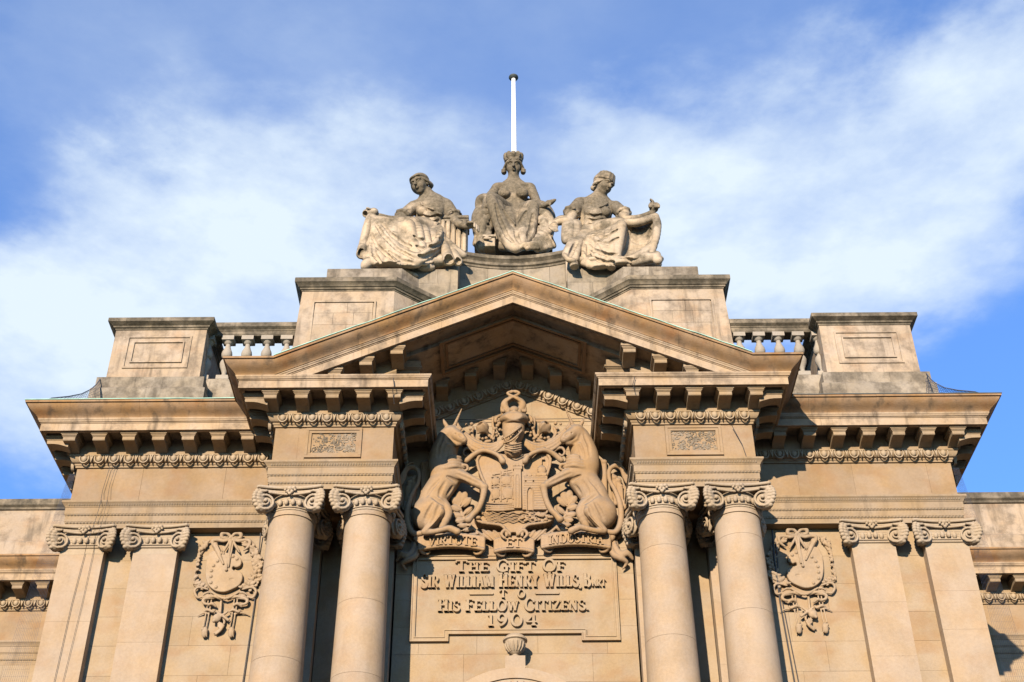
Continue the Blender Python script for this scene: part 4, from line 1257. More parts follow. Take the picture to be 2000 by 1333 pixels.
letter('T', xa + .02, z, zt_ - z, .95, yl, dl, ML, tab); letter('O', xb - .17, z, zt_ - z, .95, yl, dl, ML, tab)
for s in (-1, 1):
    a, b = sorted((s * .36, s * .78)); b += -.02
    p = MB().prism([(a, z + .075), (b, z + .075), (b + .012, z + .10), (b, z + .115), (a, z + .115), (a - .012, z + .10)], yl - .035, yl + .01); p.build('dash', ML, tab)
(xa, z), (xb, _), (_, zt_) = zx(952, 1226), zx(1050, 1226), zx(1003, 1202)
line('1904', xa, xb, z, (zt_ - z), (zt_ - z), yl, dl, ML, tab, .05)

# ------------------------------------------------------------------ urn on the hood of the arch
urn = empty('stone_urn', (0, YB - .30, 9.42), 'small grey stone urn standing on a block above the arch hood, below the tablet', 'urn')
U = MB().lathe([(.0, 0), (.10, 0), (.12, .02), (.10, .045), (.05, .06), (.045, .085), (.07, .10), (.11, .14), (.155, .22), (.17, .29), (.175, .31)], 0, 0, 24).mesh('urn_bowl', M['carved'], 30)
zU = 9.47
link('urn_bowl', U, urn, (0, YB - .28, zU))
link('urn_lid', MB().lathe([(.175, .31), (.205, .325), (.205, .35), (.19, .37), (.15, .41), (.09, .44), (.05, .45), (.035, .47), (.0, .475)], 0, 0, 24, cap=False).mesh('urn_lid', M['carved'], 30), urn, (0, YB - .28, zU))
for i in range(16):
    a = 2 * math.pi * (i + .5) / 16
    link('gadroon', UG if i else (UG := MB().tube([(.10, 0, .13), (.150, 0, .20), (.170, 0, .28)], [.010, .018, .012]).mesh('gadroon', M['carved'], 60)), urn, (0, YB - .28, zU), (0, 0, a))
MB().box(-.165, .165, YB - .45, YB - .02, 9.22, zU - .001).build('block', M['shaft'], urn)
# segmental hood below it
def arc_band(r0, r1, zc_, y0, y1, a0, a1, n=36):
    b = MB(); v, f = [], []
    for i in range(n + 1):
        a = R(a0 + (a1 - a0) * i / n)
        for (r, y) in ((r0, y0), (r1, y0), (r1, y1), (r0, y1)): v.append((r * math.sin(a), y, zc_ + r * math.cos(a)))
    for i in range(n):
        for j in range(4): f.append((i * 4 + j, i * 4 + (j + 1) % 4, i * 4 + 4 + (j + 1) % 4, i * 4 + 4 + j))
    f.append((3, 2, 1, 0)); f.append(tuple(n * 4 + j for j in range(4)))
    b.v, b.f = v, f; return b
hd = arc_band(1.28, 1.46, 7.78, YB - .50, YB + .02, -75, 75).build('arch_hood', M['shaft'], B)
for (r0, r1, yo) in ((1.10, 1.278, .47), (.94, 1.098, .455), (.75, .938, .44)):
    arc_band(r0, r1, 7.78, YB - yo, YB + .02, -75, 75).build('arch_moulding', M['shaft'], hd)
for i in range(-14, 15):
    a = R(i * 5)
    link('dentil', DEN if i > -14 else (DEN := MB().box(-.028, .028, -.06, .0, -.04, .04).mesh('dentil', M['carved'])), hd, (1.20 * math.sin(a), YB - .47, 7.78 + 1.20 * math.cos(a)), (0, a, 0))
print('columns done', round(time.time() - T0, 1))
# ------------------------------------------------------------------ the coat of arms
arms = empty('coat_of_arms', (0, YB, 11.6), 'carved coat of arms, two seated unicorns holding a ship and castle shield, under the pediment', 'coat of arms')
def Q(px, py, d, s=1):
    """point d metres in front of the back wall; s=-1 mirrors it to the left"""
    p = at(px, py, YB - d)
    return Vector((s * p.x, p.y, p.z))
MR = M['relief']
def surf(V, px, py, y0=21.5, y1=23.2, s=1):
    """depth at which the line of sight meets the carving"""
    for Y in np.arange(y0, y1, .012):
        p = at(px, py, float(Y)); p.x *= s; i = [int(round((p[j] - V.lo[j]) / V.h)) for j in range(3)]
        if all(0 <= i[j] < V.n[j] for j in range(3)) and V.F[i[0], i[1], i[2]] < 0: return float(Y)
    return None
def fold(V, pts, r=.030, both=True, y0=21.5, y1=23.2, s=1, sink=.012):
    """a furrow cut along the surface with a roll of cloth beside it"""
    P = []
    for i in range(len(pts) - 1):
        for j in range(4):
            t = j / 4; P.append((pts[i][0] + (pts[i + 1][0] - pts[i][0]) * t, pts[i][1] + (pts[i + 1][1] - pts[i][1]) * t))
    P.append(pts[-1])
    ys = [surf(V, *p, y0, y1, s) for p in P]
    good = [(p, y) for p, y in zip(P, ys) if y is not None]
    if len(good) < 3: return
    n = len(good); yy = [g[1] for g in good]
    for _ in range(6): yy = [sum(yy[max(0, i - 1):i + 2]) / len(yy[max(0, i - 1):i + 2]) for i in range(n)]
    A0 = [at(g[0][0], g[0][1], y + sink) for g, y in zip(good, yy)]
    A1 = [at(g[0][0], g[0][1] - r * 95, y - .005) for g, y in zip(good, yy)]
    for q in A0 + A1: q.x *= s
    rr = [r * (.35 + .65 * math.sin(math.pi * (i + .6) / (n + .2))) for i in range(n)]
    if both: V.path(A1, rr, .028, sub=1)
    V.path(A0, [q * 1.25 for q in rr], .032, 'cut', sub=1)
def unicorn(s):
    V = Vol((min(s * .15, s * 2.35), YB - .72, 11.55), (max(s * .15, s * 2.35), YB + .04, 14.55), .012)
    q = lambda px, py, d: Q(px, py, d, s)
    SQ = (1, .8, 1)
    V.path([q(1129, 928, .27), q(1146, 948, .27), q(1164, 975, .26)], [.215, .215, .215], .08, sq=SQ)
    V.ell(q(1172, 1003, .24), (.30, .24, .34), k=.07)
    V.ell(q(1160, 992, .34), (.20, .16, .25), k=.06)
    V.ell(q(1128, 925, .33), (.17, .16, .19), k=.06)
    # hind leg: thigh, hock, pastern, hoof
    V.cone(q(1150, 1000, .40), q(1179, 1036, .36), .095, .06, .03)
    V.cone(q(1153, 1008, .46), q(1176, 1034, .42), .03, .02, .02)
    V.path([q(1180, 1038, .36), q(1160, 1037, .38), q(1134, 1031, .40), q(1126, 1034, .40)], [.06, .045, .05, .05], .02)
    V.cone(q(1127, 1032, .40), q(1116, 1038, .40), .055, .065, .015)
    V.path([q(1142, 985, .30), q(1133, 1003, .33), q(1146, 1030, .30)], [.10, .07, .055], .03)
    # near foreleg, bent at the knee
    V.path([q(1134, 920, .34), q(1100, 932, .38), q(1064, 950, .40)], [.14, .092, .066], .04)
    V.ball(q(1062, 952, .42), .075, .02)
    V.path([q(1062, 955, .42), q(1066, 975, .40), q(1075, 995, .38), q(1086, 1006, .38)], [.06, .048, .05, .045], .015)
    V.cone(q(1086, 1006, .38), q(1094, 1015, .38), .05, .068, .01)
    # far foreleg laid over the top of the shield
    V.path([q(1096, 900, .26), q(1080, 887, .30), q(1062, 880, .36), q(1041, 886, .40), q(1030, 894, .40)], [.05, .045, .04, .036, .036], .02)
    V.cone(q(1030, 893, .42), q(1025, 902, .42), .048, .062, .01)
    # neck, collar of drapery
    V.path([q(1144, 917, .28), q(1142, 890, .30), q(1132, 862, .34), q(1124, 848, .38)], [.23, .225, .195, .16], .06, sq=(1, .85, 1))
    for i, y in enumerate((911, 905, 899, 893)):
        V.path([q(1153, y - 2, .36), q(1140, y + 3, .46), q(1122, y - 1, .50), q(1110, y + 1, .44), q(1098 + i * 4, y + 3 - i, .36)], [.03, .035, .04, .034, .022], .015)
    V.path([q(1104, 908, .42), q(1096, 909, .42), q(1094, 916, .40), q(1101, 919, .40), q(1107, 915, .40)], [.03, .025, .022, .02, .018], .01)
    # head
    V.ell(q(1125, 846, .42), (.15, .165, .145), k=.04)
    V.path([q(1122, 846, .44), q(1112, 852, .50), q(1104, 858, .53)], [.13, .098, .078], .03)
    V.ball(q(1101, 860, .53), .070, .02)
    V.path([q(1130, 858, .42), q(1118, 866, .46), q(1107, 866, .50)], [.075, .045, .035], .03)
    V.ball(q(1109, 853, .60), .018, .008); V.ball(q(1117, 846, .56), .03, .01); V.ball(q(1117, 846.5, .595), .018, .004, 'cut')
    V.ball(q(1101, 858, .60), .014, .006, 'cut'); V.path([q(1100, 864, .60), q(1106, 865, .58), q(1112, 864, .55)], .009, .004, 'cut')
    V.cone(q(1119, 832, .46), q(1104, 798, .60), .036, .010, .012)
    for i in range(6):
        a = q(1118 - i * 2.1, 829 - i * 4.6, .475 + i * .019); V.ell(a, (.04 - i * .004, .04 - i * .004, .012), k=.006)
    V.path([q(1131, 836, .46), q(1137, 826, .48), q(1140, 818, .47)], [.038, .034, .008], .01)
    for i in range(6):      # mane
        V.path([q(1128 + i * 3, 838 + i * 6, .44), q(1142 + i * 2, 850 + i * 9, .36), q(1152, 862 + i * 10, .26)], [.02, .04, .022], .012)
    V.path([q(1131, 842, .40), q(1149, 862, .32), q(1157, 890, .28), q(1152, 915, .24)], [.05, .06, .06, .04], .03)
    V.path([q(1118, 838, .50), q(1112, 834, .53), q(1106, 838, .53)], [.03, .028, .02], .01)
    # tail
    V.path([q(1186, 1040, .22), q(1202, 1040, .22), q(1212, 1022, .22), q(1212, 990, .20), q(1202, 960, .18), q(1191, 940, .18), q(1190, 920, .18), q(1201, 911, .18), q(1214, 916, .18), q(1219, 932, .16), q(1224, 944, .14)],
           [.05, .052, .055, .05, .04, .035, .038, .045, .045, .035, .02], .01, sub=5)
    for k in (-1, 1): V.path([q(1201, 905 + k * 3, .22), q(1213 + k, 909 + k * 3, .22), q(1222 + k * 2, 926, .20), q(1228, 942, .16)], [.02, .022, .018, .01], .006)
    for p, r in (([(1150, 984), (1157, 1004), (1170, 1024)], .022), ([(1161, 979), (1172, 998), (1183, 1022)], .018), ([(1137, 985), (1150, 977), (1166, 966)], .024), ([(1134, 930), (1116, 939), (1094, 944)], .018),
                 ([(1141, 850), (1150, 868), (1152, 890)], .018), ([(1134, 858), (1142, 874), (1145, 893)], .018), ([(1128, 868), (1134, 882), (1136, 896)], .016), ([(1134, 850), (1131, 861), (1120, 866)], .016), ([(1110, 846), (1104, 852)], .014),
                 ([(1150, 936), (1164, 950), (1176, 968)], .014), ([(1115, 925), (1095, 934), (1074, 944)], .012), ([(1138, 940), (1147, 956), (1150, 968)], .016), ([(1124, 950), (1134, 966)], .014)):
        fold(V, p, r * 1.3, False, YB - .7, YB, s, -r * .75)
    o = V.object('unicorn', MR, arms)
    o['label'] = 'right-hand unicorn with raised horn' if s > 0 else 'left-hand unicorn, its neck in the shade'
    return o
unicorn(1); unicorn(-1)

def shield():
    V = Vol((-.95, YB - .48, 11.7), (.95, YB + .03, 13.85), .010)
    d = .26
    def p2(px, py): q = at(px, py, YB - d); return (q.x, q.z)
    half = [(1003, 884), (1022, 888), (1042, 884), (1063, 877), (1069, 890), (1075, 899), (1073, 915), (1066, 935), (1060, 950), (1062, 970), (1068, 985), (1078, 996), (1083, 1006), (1078, 1016), (1066, 1022), (1045, 1025), (1030, 1028), (1022, 1036), (1020, 1048), (1003, 1050)]
    R_ = [p2(x, y) for x, y in half]
    poly = R_ + [(-x, z) for x, z in R_[::-1][1:-1]]
    V.slab(poly, YB - .27, YB + .02, .0, rd=.02)
    # slightly bellied face
    c = Q(1003, 955, .22); V.ell(c, (.62, .10, .75), k=.03)
    # rim
    for sg in (-1, 1):
        pts = [Vector((sg * x, YB - .28, z)) for x, z in R_[3:19]]
        V.path(pts, .026, .012, sub=2)
        V.path([Q(1066, 1004, .30, sg), Q(1072, 998, .32, sg), Q(1080, 1002, .32, sg), Q(1080, 1010, .32, sg), Q(1073, 1011, .33, sg)], [.02, .025, .028, .028, .032], .006)
        V.path([Q(1063, 878, .30, sg), Q(1052, 882, .32, sg), Q(1040, 892, .32, sg), Q(1030, 905, .30, sg)], [.03, .02, .016, .01], .008)
        V.path([Q(1012, 1045, .28, sg), Q(1022, 1036, .30, sg), Q(1030, 1044, .30, sg), Q(1024, 1052, .30, sg)], [.03, .03, .028, .02], .008)
    V.box(Q(1003, 1048, .26), (.045, .2, .075), k=.004, mode='cut')
    return V.object('shield', MR, arms)
SH = shield()
def charges():
    """ship and castle on the shield"""
    f = .315
    V = Vol((-.75, YB - .42, 11.95), (.75, YB - .26, 13.6), .0075)
    def sail(x0, x1, y0, y1, b):
        c = Q((x0 + x1) / 2, (y0 + y1) / 2, f)
        p0, p1 = Q(x0, y1, f), Q(x1, y0, f)
        V.ell(c, ((p1.x - p0.x) / 2, .03, (p1.z - p0.z) / 2), k=.004)
        V.path([Q(x0, y0, f), Q((x0 + x1) / 2, y0 - 1.5, f + .01), Q(x1, y0, f)], .010, .004)
        V.path([Q(x0, y1, f), Q((x0 + x1) / 2, y1 - 3.5, f + .012), Q(x1, y1 - 1, f)], .009, .004)
        V.path([Q(x1, y0, f), Q(x1 - 3, (y0 + y1) / 2, f + .012), Q(x1, y1, f)], .010, .004)
    for (a, b, c, d) in ((960, 976, 933, 949), (979, 999, 929, 949), (960, 977, 953, 976), (981, 1002, 951, 976), (1001, 1007, 930, 950), (1003, 1008, 954, 975)): sail(a, b, c, d, 0)
    for (x, t) in ((978, 921), (990, 915), (965, 928)): V.cone(Q(x, 980, f), Q(x, t, f), .012, .008, .003)
    for i, (x0, x1, y) in enumerate(((962, 978, 926), (983, 1000, 924), (985, 998, 919), (966, 976, 931))): V.cone(Q(x0, y + 2, f), Q(x1, y, f), .009, .009, .003)
    for i in range(3): V.path([Q(949, 996 - 4 * i, f), Q(975, 998 - 4 * i, f + .02), Q(1008, 995 - 4 * i, f)], [.012, .026, .016], .006)
    V.path([Q(951, 983, f), Q(975, 985, f + .01), Q(1012, 984, f)], .014, .005)
    for i in range(9): V.ball(Q(962 + 5.4 * i, 982.5, f + .015), .012, .002)
    # water
    for i in range(4):
        V.path([Q(942 + 3 * i + 10 * j, 1003 + 5 * i + (1.6 if j % 2 else -1.6), f) for j in range(0, 12 - i // 2)], .010, .004, sub=3)
    # rocks under the castle
    rr = random.Random(3)
    for i in range(34): V.ball(Q(rr.uniform(1013, 1070), rr.uniform(1001, 1018), f - .01), rr.uniform(.014, .035), .008)
    # castle: tall tower, wall, gate, round tower
    V.box(Q(1011, 955, f), (.066, .05, .43), k=.003); V.box(Q(1011, 917, f + .005), (.085, .055, .03), k=.003)
    for i in range(3): V.box(Q(1004 + 7 * i, 911, f + .005), (.022, .05, .03), k=.002)
    V.path([Q(1007, 990, f + .055), Q(1007, 935, f + .055), Q(1010, 928, f + .055), Q(1013, 935, f + .055), Q(1013, 990, f + .055)], .008, .002)
    for i in range(9): V.cone(Q(1006, 940 + 5.2 * i, f + .05), Q(1014, 943 + 5.2 * i, f + .05), .006, .006, .002)
    V.box(Q(1045, 965, f - .01), (.23, .04, .35), k=.003)
    for i in range(13):     # courses
        y = 934 + 4.9 * i
        V.cone(Q(1023, y, f + .032), Q(1066, y, f + .032), .0065, .0065, .001)
    V.slab([(lambda q: (q.x, q.z))(Q(x, y, f)) for x, y in ((1030, 998), (1040, 998), (1040, 962), (1038, 957), (1035, 955), (1032, 957), (1030, 962))], YB - f - .08, YB - f - .01, 0, 'cut')
    V.path([Q(1029, 998, f + .03), Q(1029, 962, f + .035), Q(1035, 952, f + .035), Q(1041, 962, f + .035), Q(1041, 998, f + .03)], .010, .003)
    for x in (1027, 1042): V.box(Q(x, 941, f + .03), (.014, .03, .02), k=0, mode='cut')
    for i in range(5): V.box(Q(1026 + 9 * i, 930, f), (.028, .04, .03), k=.002)
    V.ell(Q(1058, 920, f - .005), (.085, .055, .11), k=.003)
    V.box(Q(1058, 929, f), (.088, .045, .035), k=.003)
    for i in range(4): V.cone(Q(1050, 914 + 4 * i, f + .035), Q(1066, 914 + 4 * i, f + .035), .006, .006, .002)
    V.cone(Q(1058, 908, f), Q(1058, 893, f), .009, .007, .003); V.box(Q(1061, 897, f), (.028, .012, .022), k=.002)
    return V.object('ship_and_castle', MR, SH)
charges()
def helm():
    V = Vol((-.42, YB - .62, 13.25), (.42, YB + .03, 15.1), .011)
    V.path([Q(1003, 833, .34), Q(1003, 848, .34), Q(1001, 862, .34)], [.20, .185, .12], .04)
    V.path([Q(1001, 862, .32), Q(1001, 874, .30), Q(1002, 882, .28)], [.13, .125, .16], .02)
    for i in range(4): V.path([Q(986, 866 + 4.4 * i, .44), Q(1001, 869 + 4.4 * i, .50), Q(1018, 866 + 4.4 * i, .44)], .014, .006)
    # visor bars
    V.path([Q(981, 858, .46), Q(993, 852, .56), Q(1008, 841, .56), Q(1017, 834, .50)], .02, .01)
    V.path([Q(984, 866, .44), Q(997, 862, .54), Q(1010, 852, .55), Q(1019, 842, .48)], .018, .01)
    for i in range(7): V.cone(Q(985 + 4.2 * i, 856 - 3.1 * i, .53), Q(988 + 4.2 * i, 862 - 3.0 * i, .53), .009, .009, .003)
    V.cone(Q(1018, 838, .46), Q(1006, 868, .48), .018, .014, .01)
    # coronet
    V.path([Q(984, 829, .38), Q(993, 823, .54), Q(1003, 821, .58), Q(1013, 823, .54), Q(1023, 829, .38)], .030, .01)
    V.path([Q(983, 820, .36), Q(992, 816, .54), Q(1003, 815, .58), Q(1015, 816, .54), Q(1025, 820, .36)], .075, .02)
    V.path([Q(982, 812, .36), Q(992, 808, .54), Q(1003, 806, .58), Q(1015, 808, .54), Q(1026, 812, .36)], .022, .01)
    for x, d in ((983, .40), (993, .52), (1004, .56), (1015, .52), (1025, .40)): V.ball(Q(x, 804, d), .040, .012)
    # two raised arms crossed with snakes
    for s in (-1, 1):
        V.path([Q(1004, 806, .34, 1) if 0 else Vector((s * .09, YB - .34, Q(1003, 808, .34).z)), Vector((s * .17, YB - .36, Q(1003, 794, .36).z)), Vector((s * .12, YB - .36, Q(1003, 784, .36).z)), Vector((-s * .06, YB - .36, Q(1003, 776, .36).z))], [.075, .065, .055, .035], .02)
        V.path([Vector((s * x, YB - d, Q(1003, y, .36).z)) for x, y, d in ((.20, 812, .36), (.22, 798, .36), (.14, 788, .40), (.05, 782, .42), (-.05, 776, .40), (-.11, 770, .38), (-.03, 766, .38), (.05, 769, .38))], [.02, .028, .03, .03, .028, .024, .022, .016], .008)
    V.ball(Q(1004, 803, .40), .09, .03)
    return V.object('helmet_and_crest', MR, arms)
helm()
def mantling(s):
    V = Vol((min(s * .05, s * 1.3), YB - .50, 13.2), (max(s * .05, s * 1.3), YB + .03, 14.45), .010)
    q = lambda px, py, d: Q(px, py, d, s)
    for k, (dy, r) in enumerate(((0, .04), (6, .038), (12, .03), (-6, .026))):
        V.path([q(1024, 862 + dy * .5, .26), q(1046, 874 + dy, .22), q(1072, 870 + dy, .20), q(1094, 855 + dy, .18), q(1108, 838 + dy * .6, .17), q(1114, 824, .16)], [r * .8, r, r * 1.1, r, r * .8, .014], .012)
    # curled leaf with hollow
    for i in range(7):
        a = i / 6
        V.path([q(1052 + 3 * a, 850 - 12 * a, .16 + .12 * a), q(1062, 842 - 13 * a, .24 + .1 * a), q(1074 - 3 * a, 846 - 16 * a, .20 + .06 * a)], [.018, .03, .018], .010)
    V.ball(q(1064, 835, .22), .12, .03); V.ell(q(1069, 827, .30), (.055, .10, .05), k=.02, mode='cut')
    V.path([q(1082, 836, .10), q(1085, 846, .12), q(1080, 858, .14), q(1066, 864, .16), q(1050, 862, .18)], [.025, .03, .03, .03, .03], .01)
    for i, (x, y) in enumerate(((1050, 852), (1057, 856), (1064, 857), (1071, 856), (1043, 858), (1037, 846), (1040, 838), (1034, 832), (1038, 824), (1030, 822), (1036, 852), (1088, 838), (1091, 846), (1030, 840), (1095, 829), (1085, 828))):
        V.ball(q(x, y, .16 + .04 * (i % 3)), .036 - .004 * (i % 3), .014)
    V.path([q(1028, 812, .18), q(1036, 816, .20), q(1038, 824, .20), q(1031, 828, .20), q(1027, 822, .20)], [.03, .03, .028, .024, .02], .01)
    V.path([q(1036, 800, .08), q(1042, 812, .10), q(1044, 826, .12), q(1042, 842, .14), q(1046, 856, .16)], [.012, .02, .022, .024, .03], .01)
    # little scroll beside the shield
    V.path([q(1078, 888, .14), q(1088, 878, .16), q(1098, 876, .16), q(1103, 884, .16), q(1098, 891, .16), q(1092, 887, .16)], [.02, .026, .026, .022, .02, .016], .008)
    V.path([q(1074, 882, .14), q(1086, 871, .14), q(1100, 868, .14)], [.02, .03, .014], .01)
    return V.object('mantling', MR, arms)
mantling(1); mantling(-1)
def foliage(s):
    V = Vol((min(s * .02, s * 1.45), YB - .38, 11.55), (max(s * .02, s * 1.45), YB + .03, 13.05), .010)
    q = lambda px, py, d: Q(px, py, d, s)
    # wide leaf behind the bent foreleg
    V.path([q(1040, 1058, .12), q(1062, 1048, .14), q(1085, 1032, .14), q(1104, 1008, .14), q(1110, 985, .12), q(1106, 966, .10)], [.02, .022, .026, .026, .022, .014], .008)
    for (a, b, w) in (((1108, 990), (1088, 972), .07), ((1109, 985), (1098, 960), .075), ((1110, 984), (1113, 958), .075), ((1110, 988), (1126, 970), .075), ((1108, 996), (1128, 988), .07), ((1104, 1008), (1126, 1004), .065), ((1100, 1014), (1120, 1018), .06), ((1104, 1006), (1086, 990), .055),
                      ((1092, 1026), (1116, 1026), .05), ((1084, 1032), (1106, 1036), .045), ((1072, 1042), (1094, 1046), .04), ((1062, 1048), (1080, 1052), .035),
                      ((1030, 1058), (1046, 1036), .05), ((1036, 1060), (1058, 1036), .055), ((1022, 1058), (1036, 1040), .04), ((1044, 1056), (1068, 1034), .045), ((1050, 1056), (1076, 1040), .035)):
        V.leaf(q(*a, .13), q(*b, .17), w, .5, .012)
        V.cone(q(*a, .16), q(*b, .19), .013, .006, .006)
    return V.object('foliage', MR, arms)
foliage(1); foliage(-1)
def backdrop(s):
    """reeds, quiver and trailing ribbon at the edge of the relief"""
    V = Vol((min(s * 1.0, s * 2.35), YB - .34, 11.1), (max(s * 1.0, s * 2.35), YB + .03, 13.65), .011)
    q = lambda px, py, d: Q(px, py, d, s)
    for i, (x, y0, y1, r) in enumerate(((1163, 960, 905, .05), (1172, 972, 902, .045), (1180, 980, 904, .05), (1200, 985, 935, .055), (1208, 975, 940, .05), (1196, 972, 930, .04), (1213, 985, 950, .03))):
        V.cone(q(x + 3, y0, .05), q(x, y1, .07), r * .8, r, .012); V.ball(q(x, y1, .08), r * 1.15, .01)
    for (a, b) in (((1214, 1000), (1228, 970)), ((1220, 1010), (1238, 990)), ((1218, 1030), (1236, 1010)), ((1200, 1055), (1220, 1035)), ((1196, 1050), (1206, 1075)), ((1184, 1044), (1196, 1056))):
        V.leaf(q(*a, .06), q(*b, .10), .06, .6, .015)
    for k in range(3):
        V.path([q(1196, 1050 + 3 * k, .10), q(1204, 1072 + k * 3, .14), q(1214, 1082 + 2 * k, .16), q(1226, 1078 + 3 * k, .14), q(1236, 1090 + 2 * k, .08)], [.03, .04, .045, .035, .015], .015)
    V.path([q(1192, 1070, .12), q(1200, 1085, .15), q(1214, 1092, .16), q(1224, 1100, .12), q(1216, 1112, .08)], [.05, .055, .05, .03, .012], .015)
    V.path([q(1190, 1044, .16), q(1196, 1050, .17), q(1190, 1058, .15)], [.045, .055, .04], .01)
    return V.object('trailing_ribbon', MR, arms)
backdrop(1); backdrop(-1)
def ribbon(x0, x1, yc, sag, hgt, name):
    """curved scroll: outline bows up in the middle"""
    V = Vol((at(x0 - 12, yc, YB - .2).x, YB - .34, 11.25), (at(x1 + 12, yc, YB - .2).x, YB + .02, 12.1), .0095)
    n = 14; top, bot = [], []
    for i in range(n + 1):
        t = i / n; x = x0 + (x1 - x0) * t
        lift = sag * (1 - (2 * t - 1) ** 2)
        top.append(Q(x, yc - hgt / 2 - lift, .2)); bot.append(Q(x, yc + hgt / 2 - lift, .2))
    for j in range(9):
        u = j / 8
        line_ = [top[i].lerp(bot[i], u) + Vector((0, .05 * abs(2 * u - 1) ** 3 * -1 if False else 0, 0)) for i in range(n + 1)]
        V.path(line_, .034, .02, sub=1)
    V.path(top, .028, .01, sub=1); V.path([p - Vector((0, .03, 0)) for p in bot], .030, .01, sub=1)
    for (p, s_) in ((bot[0], 1), (bot[-1], -1)):       # rolled ends tucked below
        V.path([p + Vector((0, -.02, 0)), p + Vector((s_ * .05, .04, -.035)), p + Vector((s_ * .13, .08, -.03)), p + Vector((s_ * .17, .06, .0))], [.028, .026, .022, .016], .01)
    return V.object('motto_ribbon', MR, arms), top, bot
def motto(txt, x0, x1, yc, sag, hgt, a, b):
    rb, top, bot = ribbon(x0, x1, yc, sag, hgt, txt)
    n = len(txt); wt = sum(glyph_strokes(c)[0] for c in txt)
    x = a
    for c in txt:
        w = (b - a) * glyph_strokes(c)[0] / wt
        t = (x + w / 2 - x0) / (x1 - x0); lift = sag * (1 - (2 * t - 1) ** 2)
        p, p2 = Q(x, yc + hgt * .40 - lift, .235), Q(x + w, yc + hgt * .40 - lift, .235)
        h = hgt * .74 / 96
        letter(c, p.x, p.z, h, (p2.x - p.x) / (h * glyph_strokes(c)[0]) * .94, YB - .246, .036, MR, rb, .74)
        x += w
motto('VIRTUTE', 820, 944, 1064, 7, 23, 836, 932)
motto('ET', 968, 1040, 1068, 5, 23, 988, 1020)
motto('INDUSTRIA', 1060, 1190, 1060, 7, 23, 1072, 1180)

